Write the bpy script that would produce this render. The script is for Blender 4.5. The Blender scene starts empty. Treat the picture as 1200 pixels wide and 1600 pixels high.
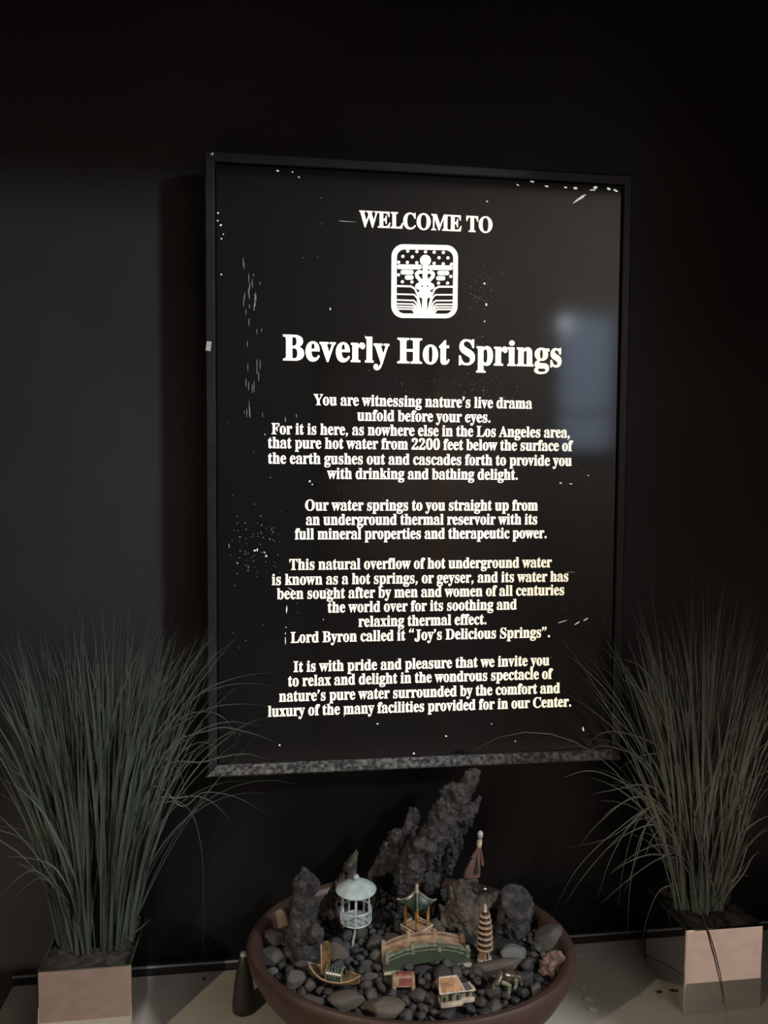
import bpy, bmesh, math, random
from mathutils import Vector, Matrix, Euler, noise
random.seed(7)
sc = bpy.context.scene
col = sc.collection
ZO = 1.587            # height of the sign's centre above the floor; all coordinates below are relative to it
D = math.radians

# ------------------------------------------------------------------ camera
CAMP = Vector((-.2069, -1.1496, -.0068)); YAW, PIT, ROL, FPX = D(-7.3), D(-2.76), D(.33), 1200.
_f = Vector((-math.sin(YAW), math.cos(YAW), 0)); _r = Vector((math.cos(YAW), math.sin(YAW), 0)); _u = Vector((0, 0, 1))
FW = _f*math.cos(PIT) + _u*math.sin(PIT); _u2 = _u*math.cos(PIT) - _f*math.sin(PIT)
RT = _r*math.cos(ROL) + _u2*math.sin(ROL); UP = _u2*math.cos(ROL) - _r*math.sin(ROL)
cam = bpy.data.cameras.new('camera'); camo = bpy.data.objects.new('camera', cam); col.objects.link(camo)
cam.sensor_fit = 'VERTICAL'; cam.sensor_height = 32; cam.lens = 32*FPX/1600; cam.clip_start = .02; cam.clip_end = 50
m = Matrix((RT, UP, -FW)).transposed().to_4x4(); m.translation = CAMP + Vector((0, 0, ZO)); camo.matrix_world = m
sc.camera = camo

def ray(x, y): return FW + RT*((x-600)/FPX) - UP*((y-800)/FPX)
def atY(x, y, Y):
    d = ray(x, y); return CAMP + d*((Y-CAMP.y)/d.y)
def atZ(x, y, Z):
    d = ray(x, y); return CAMP + d*((Z-CAMP.z)/d.z)
def pxm(p): return (Vector(p)-CAMP).dot(FW)/FPX      # metres per pixel at point p
def W(p): return Vector((p[0], p[1], p[2]+ZO))

# ------------------------------------------------------------------ world, lights, exposure
sc.cycles.caustics_reflective = False; sc.cycles.caustics_refractive = False
sc.view_settings.view_transform = 'Standard'; sc.view_settings.look = 'None'
sc.view_settings.exposure = 0; sc.view_settings.gamma = 1; sc.view_settings.use_curve_mapping = False
wd = bpy.data.worlds.new('world'); sc.world = wd; wd.use_nodes = True
wd.node_tree.nodes['Background'].inputs[0].default_value = (1, .9, .8, 1); wd.node_tree.nodes['Background'].inputs[1].default_value = .001

def lamp(name, kind, loc, power, color, target=None, **kw):
    l = bpy.data.lights.new(name, kind); l.energy = power; l.color = color
    for k, v in kw.items(): setattr(l, k, v)
    o = bpy.data.objects.new(name, l); col.objects.link(o); o.location = W(loc)
    if target: o.rotation_euler = (Vector(target)-Vector(loc)).to_track_quat('-Z', 'Y').to_euler()
    return o
lamp('window_daylight', 'POINT', (1.75, -1.96, 1.15), 250, (.90, .95, 1), shadow_soft_size=.12)
lamp('warm_spotlight', 'SPOT', (-1.40, -1.60, .20), 62, (1, .88, .68), (-.12, -.25, -.95), shadow_soft_size=.015, spot_size=D(44), spot_blend=.35)
lamp('floor_downlight', 'SPOT', (-.15, -1.65, 1.7), 40, (1, .87, .74), (-.15, -1.6, -1.587), shadow_soft_size=.06, spot_size=D(58), spot_blend=.4)
lamp('ambient_fill_light', 'AREA', (-.1, -2.0, 1.7), 2.2, (1, .87, .74), (-.1, -1.0, -1.0), shape='RECTANGLE', size=1.2, size_y=.6)  # soft fill added for the warm ambient level, no fitting behind it
lamp('reflection_fill_spot', 'SPOT', (.5, -2.0, .9), 150, (1, .86, .68), (.62, -3.2, -.1), shadow_soft_size=.1, spot_size=D(40), spot_blend=1)  # added to brighten the front wall that the sign panel mirrors

# ------------------------------------------------------------------ materials
def mat(name, color, rough=.6, metal=0, spec=.5, var=0, vscale=8, bump=0, bscale=60, emis=None, estr=0, color2=None, lo=.4, hi=.6, coat=0, detail=4):
    m = bpy.data.materials.new(name); m.use_nodes = True; nt = m.node_tree; b = nt.nodes['Principled BSDF']
    b.inputs['Base Color'].default_value = (*color, 1); b.inputs['Roughness'].default_value = rough
    b.inputs['Metallic'].default_value = metal; b.inputs['Specular IOR Level'].default_value = spec; b.inputs['Coat Weight'].default_value = coat
    tc = nt.nodes.new('ShaderNodeTexCoord')
    if var or color2:
        n = nt.nodes.new('ShaderNodeTexNoise'); n.inputs['Scale'].default_value = vscale; n.inputs['Detail'].default_value = detail
        nt.links.new(tc.outputs['Object'], n.inputs['Vector'])
        r = nt.nodes.new('ShaderNodeValToRGB'); nt.links.new(n.outputs['Fac'], r.inputs[0])
        r.color_ramp.elements[0].position = lo; r.color_ramp.elements[1].position = hi
        c2 = color2 or tuple(c*(1-var) for c in color)
        r.color_ramp.elements[0].color = (*c2, 1); r.color_ramp.elements[1].color = (*color, 1)
        nt.links.new(r.outputs[0], b.inputs['Base Color'])
    if bump:
        n2 = nt.nodes.new('ShaderNodeTexNoise'); n2.inputs['Scale'].default_value = bscale; n2.inputs['Detail'].default_value = 5
        nt.links.new(tc.outputs['Object'], n2.inputs['Vector'])
        bp = nt.nodes.new('ShaderNodeBump'); bp.inputs['Strength'].default_value = bump; bp.inputs['Distance'].default_value = .004
        nt.links.new(n2.outputs['Fac'], bp.inputs['Height']); nt.links.new(bp.outputs[0], b.inputs['Normal'])
    if emis:
        b.inputs['Emission Color'].default_value = (*emis, 1); b.inputs['Emission Strength'].default_value = estr
    return m

M = {}
M['wall'] = mat('black_wall_paint', (.034, .031, .033), .55, spec=.3, var=.25, vscale=2.5, bump=.06, bscale=180)
M['gloss'] = mat('glossy_black_lacquer', (.006, .006, .007), .32, spec=.2, var=.2, vscale=5)
M['panel'] = mat('black_acrylic', (.007, .007, .008), .09, spec=.5)
M['frame'] = mat('black_frame_paint', (.020, .020, .021), .42, spec=.4, var=.3, vscale=40)
M['worn'] = mat('scuffed_frame_paint', (.17, .17, .17), .75, color2=(.02, .02, .02), vscale=170, lo=.40, hi=.66, bump=.3, bscale=250, detail=8)
M['letter'] = mat('backlit_letter', (.8, .78, .7), .5, emis=(1, .92, .74), estr=1.12)
M['lettersoft'] = mat('backlit_letter_dimmer', (.8, .78, .7), .5, emis=(1, .88, .66), estr=.92)  # outer lines: falloff of the box lamp put into the emission
M['chip'] = mat('worn_paint_spot', (.5, .5, .48), .6, emis=(1, .95, .88), estr=.55)
M['chipdim'] = mat('scratch_in_paint', (.3, .3, .29), .7, emis=(1, .95, .88), estr=.07)
M['chrome'] = mat('chrome', (.80, .76, .73), .04, metal=1, bump=.006, bscale=40)
M['trimmetal'] = mat('dull_trim_metal', (.34, .35, .38), .4, metal=.3)
M['steel'] = mat('steel_screw', (.6, .6, .6), .3, metal=1)
M['counter'] = mat('stone_counter', (.46, .42, .35), .42, spec=.4, var=.16, vscale=9, bump=.04, bscale=90)
M['floor'] = mat('tan_carpet', (.37, .265, .205), .95, var=.15, vscale=30)
M['beige'] = mat('beige_paint', (.22, .18, .14), .8, var=.1)
M['pale'] = mat('pale_ceiling_paint', (.45, .42, .42), .9)
M['wood'] = mat('warm_wood', (.35, .2, .1), .5, var=.3, vscale=12)
M['glass'] = mat('window_daylight_pane', (.2, .25, .3), .1, emis=(.66, .78, 1), estr=2.2)
M['terra'] = mat('brown_clay_bowl', (.054, .029, .022), .5, spec=.4, var=.22, vscale=14, bump=.06, bscale=120)
M['soil'] = mat('dark_grit', (.022, .019, .017), .9, var=.5, vscale=80, bump=.6, bscale=160)
M['moss'] = mat('brown_moss', (.050, .040, .026), .95, color2=(.008, .006, .004), vscale=70, lo=.35, hi=.7, bump=.8, bscale=150)
M['grass'] = mat('grey_green_grass', (.064, .080, .064), .5, spec=.3, color2=(.030, .040, .032), vscale=7, lo=.35, hi=.65)
M['grassr'] = mat('lit_grey_green_grass', (.155, .17, .145), .5, spec=.3, color2=(.085, .094, .080), vscale=7, lo=.35, hi=.65)  # lighter copy of the left grass, light on these blades put into the colour
M['lava'] = mat('black_lava_rock', (.075, .066, .064), .85, color2=(.012, .010, .011), vscale=75, lo=.42, hi=.74, bump=1, bscale=220, detail=8)
M['lavab'] = mat('brown_lava_rock', (.115, .092, .072), .9, color2=(.022, .017, .014), vscale=75, lo=.36, hi=.72, bump=1, bscale=220, detail=8)
STONE = [(.105, .092, .080), (.080, .072, .066), (.135, .106, .082), (.052, .046, .043), (.165, .132, .102), (.20, .195, .19), (.30, .215, .15)]
for i, c in enumerate(STONE): M['stone%d' % i] = mat('river_stone_%s' % 'abcdefg'[i], tuple(q*.62 for q in c), .7, var=.35, vscale=38, bump=.15, bscale=300, detail=8)
M['pink'] = mat('pinkish_coarse_rock', (.22, .135, .10), .95, color2=(.09, .052, .038), vscale=90, bump=1, bscale=200)
M['metalw'] = mat('pale_blue_painted_metal', (.42, .47, .47), .45, color2=(.27, .32, .33), vscale=70, lo=.35, hi=.6)
M['gglaze'] = mat('green_glaze', (.034, .056, .036), .25, color2=(.012, .020, .014), vscale=150, spec=.6)
M['gpale'] = mat('pale_green_glaze', (.21, .22, .155), .35, color2=(.085, .10, .062), vscale=120)
M['orange'] = mat('orange_glaze', (.40, .20, .065), .35, color2=(.20, .09, .03), vscale=120)
M['tan'] = mat('tan_bisque', (.36, .245, .155), .7, color2=(.24, .15, .095), vscale=90)
M['cream'] = mat('cream_bisque', (.50, .42, .33), .6, color2=(.30, .24, .18), vscale=120)
M['dkbrown'] = mat('dark_brown_glaze', (.045, .028, .018), .4, var=.4, vscale=90)
M['sail'] = mat('ochre_sail_glaze', (.20, .13, .06), .45, color2=(.075, .05, .022), vscale=120)
M['maroon'] = mat('maroon_glaze', (.12, .062, .055), .55, var=.3, vscale=90)
M['red'] = mat('faded_red_paint', (.27, .06, .05), .7, color2=(.14, .05, .04), vscale=120)
M['weight'] = mat('near_black_brown', (.020, .016, .013), .45, var=.3, vscale=60)
M['black'] = mat('matt_black', (.012, .011, .011), .5)
M['oxglaze'] = mat('mottled_brown_glaze', (.085, .062, .04), .25, color2=(.035, .024, .016), vscale=80, spec=.6)
M['straw'] = mat('dry_straw', (.05, .038, .025), .7)
M['flake'] = mat('white_flake', (.55, .52, .47), .8)

# ------------------------------------------------------------------ helpers
def tag(o, label=None, cat=None, group=None, kind=None):
    if label: o['label'] = label
    if cat: o['category'] = cat
    if group: o['group'] = group
    if kind: o['kind'] = kind
    return o
def empty(name, loc, label, cat, group=None, rz=0):
    o = bpy.data.objects.new(name, None); col.objects.link(o); o.location = W(loc); o.rotation_euler.z = rz; o.empty_display_size = .05
    return tag(o, label, cat, group)
def fin(name, bm, m, parent=None, smooth=False, loc=None, recalc=True, autosmooth=None):
    if recalc: bmesh.ops.recalc_face_normals(bm, faces=bm.faces)
    me = bpy.data.meshes.new(name); bm.to_mesh(me); bm.free()
    for mm in (m if isinstance(m, (list, tuple)) else [m]): me.materials.append(mm)
    if smooth:
        for p in me.polygons: p.use_smooth = True
        if autosmooth: me.set_sharp_from_angle(angle=D(autosmooth))
    o = bpy.data.objects.new(name, me); col.objects.link(o)
    if parent: o.parent = parent
    if loc is not None: o.location = W(loc) if not parent else Vector(loc)
    return o
def box(bm, c, s, rot=None, bev=0):
    r = bmesh.ops.create_cube(bm, size=1)
    vs = r['verts']
    for v in vs: v.co = Vector((v.co.x*s[0], v.co.y*s[1], v.co.z*s[2]))
    if bev:
        es = list({e for v in vs for e in v.link_edges})
        rb = bmesh.ops.bevel(bm, geom=es, offset=bev, segments=2, affect='EDGES', profile=.5)
        vs = list({v for f in rb['faces'] for v in f.verts} | {v for v in vs if v.is_valid})
    Mx = Matrix.Translation(Vector(c)) @ ((Euler(rot).to_matrix().to_4x4()) if rot else Matrix.Identity(4))
    for v in vs: v.co = Mx @ v.co
    return vs
def hexa(bm, b4, t4):
    """solid from four bottom and four top corners"""
    v = [bm.verts.new(Vector(p)) for p in list(b4)+list(t4)]
    for q in ((3, 2, 1, 0), (4, 5, 6, 7), (0, 1, 5, 4), (1, 2, 6, 5), (2, 3, 7, 6), (3, 0, 4, 7)): bm.faces.new([v[i] for i in q])
def lathe(bm, prof, n=32, c=(0, 0, 0), close=False, star=0):
    c = Vector(c); rings = []
    for r, z in prof:
        if r < 1e-6: rings.append([bm.verts.new(c+Vector((0, 0, z)))])
        else: rings.append([bm.verts.new(c+Vector((r*math.cos(2*math.pi*i/n+star), r*math.sin(2*math.pi*i/n+star), z))) for i in range(n)])
    for a, b in zip(rings[:-1], rings[1:]):
        for i in range(n):
            j = (i+1) % n
            if len(a) == 1 and len(b) == 1: continue
            if len(a) == 1: bm.faces.new((a[0], b[j], b[i]))
            elif len(b) == 1: bm.faces.new((a[i], a[j], b[0]))
            else: bm.faces.new((a[i], a[j], b[j], b[i]))
    for e, flip in ((rings[0], True), (rings[-1], False)):
        if len(e) > 1 and not close: bm.faces.new(e[::-1] if flip else e)
def tube(bm, pts, rad, n=8, closed=False):
    pts = [Vector(p) for p in pts]; N = len(pts); rings = []
    for i, p in enumerate(pts):
        a = pts[i-1] if (i > 0 or closed) else p; b = pts[(i+1) % N] if (i < N-1 or closed) else p
        t = (b-a).normalized(); ref = Vector((0, 0, 1)) if abs(t.z) < .9 else Vector((1, 0, 0))
        s = t.cross(ref).normalized(); q = s.cross(t).normalized()
        r = rad[i] if isinstance(rad, (list, tuple)) else rad
        rings.append([bm.verts.new(p + (s*math.cos(2*math.pi*k/n)+q*math.sin(2*math.pi*k/n))*r) for k in range(n)])
    for i in range(N if closed else N-1):
        a, b = rings[i], rings[(i+1) % N]
        for k in range(n): bm.faces.new((a[k], a[(k+1) % n], b[(k+1) % n], b[k]))
    if not closed: bm.faces.new(rings[0][::-1]); bm.faces.new(rings[-1])
def ball(bm, c, r, sub=2, s=(1, 1, 1)):
    v = bmesh.ops.create_icosphere(bm, subdivisions=sub, radius=r)['verts']
    for x in v: x.co = Vector((x.co.x*s[0], x.co.y*s[1], x.co.z*s[2]))+Vector(c)
    return v
def prism(bm, poly, d, T=lambda p: p):
    """extrude a 2-D outline (x,z) by thickness d along y, both sides"""
    a = [bm.verts.new(T(Vector((x, -d/2, z)))) for x, z in poly]; b = [bm.verts.new(T(Vector((x, d/2, z)))) for x, z in poly]
    n = len(poly); bm.faces.new(a); bm.faces.new(b[::-1])
    for i in range(n): bm.faces.new((a[i], b[i], b[(i+1) % n], a[(i+1) % n]))
def evaluated(o, name):
    dg = bpy.context.evaluated_depsgraph_get(); me = bpy.data.meshes.new_from_object(o.evaluated_get(dg)); me.name = name
    return me

# ------------------------------------------------------------------ setting
def struct(name, m, boxes):
    bm = bmesh.new()
    for c, s in boxes: box(bm, c, s)
    return tag(fin(name, bm, m, loc=(0, 0, 0)), kind='structure')
FZ, CZ, HC = -1.587, 1.75, -.787
struct('floor', M['floor'], [((0, -1.6, FZ-.03), (6.6, 3.6, .06))])
struct('ceiling', M['pale'], [((0, -1.6, CZ+.03), (6.6, 3.6, .06))])
struct('wall_back', M['wall'], [((0, .11, .08), (6.6, .08, 3.4))])
struct('wall_left', M['beige'], [((-3.2, -1.55, .08), (.08, 3.3, 3.4))])
struct('wall_right', M['beige'], [((3.2, -1.55, .08), (.08, 3.3, 3.4))])
struct('wall_front', M['beige'], [((0, -3.24, .08), (6.6, .08, 3.4))])
struct('wall_alcove', M['wall'], [((1.91, -.57, .60), (2.56, .1, 2.30)), ((-.6, -.57, 1.21), (2.46, .1, 1.10))])  # unseen alcove front, its right slab shaped to block the cool lamp
struct('wall_light_blocker', M['wall'], [((-1.58, -.57, (FZ-.43)/2), (1.46, .1, -.43-FZ))])  # unseen slab added to keep the warm spot off the counter's left end
struct('trim_1', M['gloss'], [((.28, .064, -.626), (1.50, .012, .322))])
struct('trim_2', M['black'], [((.10, .052, HC+.0065), (1.44, .012, .011))])
struct('trim_3', M['trimmetal'], [((.10, .0465, HC+.0128), (1.44, .003, .0022))])
w = struct('window_1', M['beige'], [((1.53, -3.185, .95), (.40, .03, .05)), ((1.53, -3.185, .13), (.40, .03, .05)), ((1.35, -3.185, .54), (.04, .03, .78)), ((1.71, -3.185, .54), (.04, .03, .78)), ((1.53, -3.185, .36), (.32, .02, .02))])
bm = bmesh.new(); box(bm, (1.53, -3.195, .54), (.34, .008, .80)); fin('pane', bm, M['glass'], w)
struct('door_1', M['wood'], [((.05, -3.185, -.45), (.10, .03, 2.25)), ((.66, -3.185, -.45), (.10, .03, 2.25)), ((.355, -3.185, .66), (.71, .03, .10))])
# ------------------------------------------------------------------ counter
bm = bmesh.new(); box(bm, (.10, -.0765, HC-.02), (1.44, .247, .04), bev=.003)
tag(fin('counter', bm, M['counter'], loc=(0, 0, 0)), 'pale stone counter shelf running along the black wall below the sign', 'counter')

# ------------------------------------------------------------------ sign
sign = empty('backlit_sign', (0, 0, 0), 'black wall-mounted lightbox sign with glowing cream welcome text and emblem', 'sign')
SW, SH = .61, .8766
bm = bmesh.new(); box(bm, (0, .038, 0), (SW+.030, .062, SH+.030), bev=.002); fin('light_box', bm, M['frame'], sign)
bm = bmesh.new(); box(bm, (0, .0015, 0), (SW+.001, .003, SH+.001)); fin('panel', bm, M['panel'], sign)
FWD = .0185
def rail(a, b, inward, m, name='frame_rail', wdt=FWD):
    """bevelled moulding from corner a to b (inner corners), growing away from the panel"""
    a, b = Vector(a), Vector(b); t = (b-a).normalized(); o = -Vector(inward)
    bm = bmesh.new(); prof = [(.0035, .012), (.0035, -.0015), (.0050, -.0030), (wdt-.003, -.0030), (wdt, 0), (wdt, .040), (.0035, .040)]
    A = [bm.verts.new(a + o*w_ + Vector((0, y, 0)) - t*w_) for w_, y in prof]; B = [bm.verts.new(b + o*w_ + Vector((0, y, 0)) + t*w_) for w_, y in prof]
    n = len(prof); bm.faces.new(A); bm.faces.new(B[::-1])
    for i in range(n): bm.faces.new((A[i], B[i], B[(i+1) % n], A[(i+1) % n]))
    return fin(name, bm, m, sign)
hw, hh = SW/2, SH/2
rail((-hw, 0, hh), (hw, 0, hh), (0, 0, -1), M['frame']); rail((-hw, 0, -hh), (-hw, 0, hh), (1, 0, 0), M['frame']); rail((hw, 0, -hh), (hw, 0, hh), (-1, 0, 0), M['frame'])
rb = rail((-hw, 0, -hh), (hw, 0, -hh), (0, 0, 1), M['worn'], wdt=.021); rb['label'] = 'bottom frame edge with the paint scuffed to grey'
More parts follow.
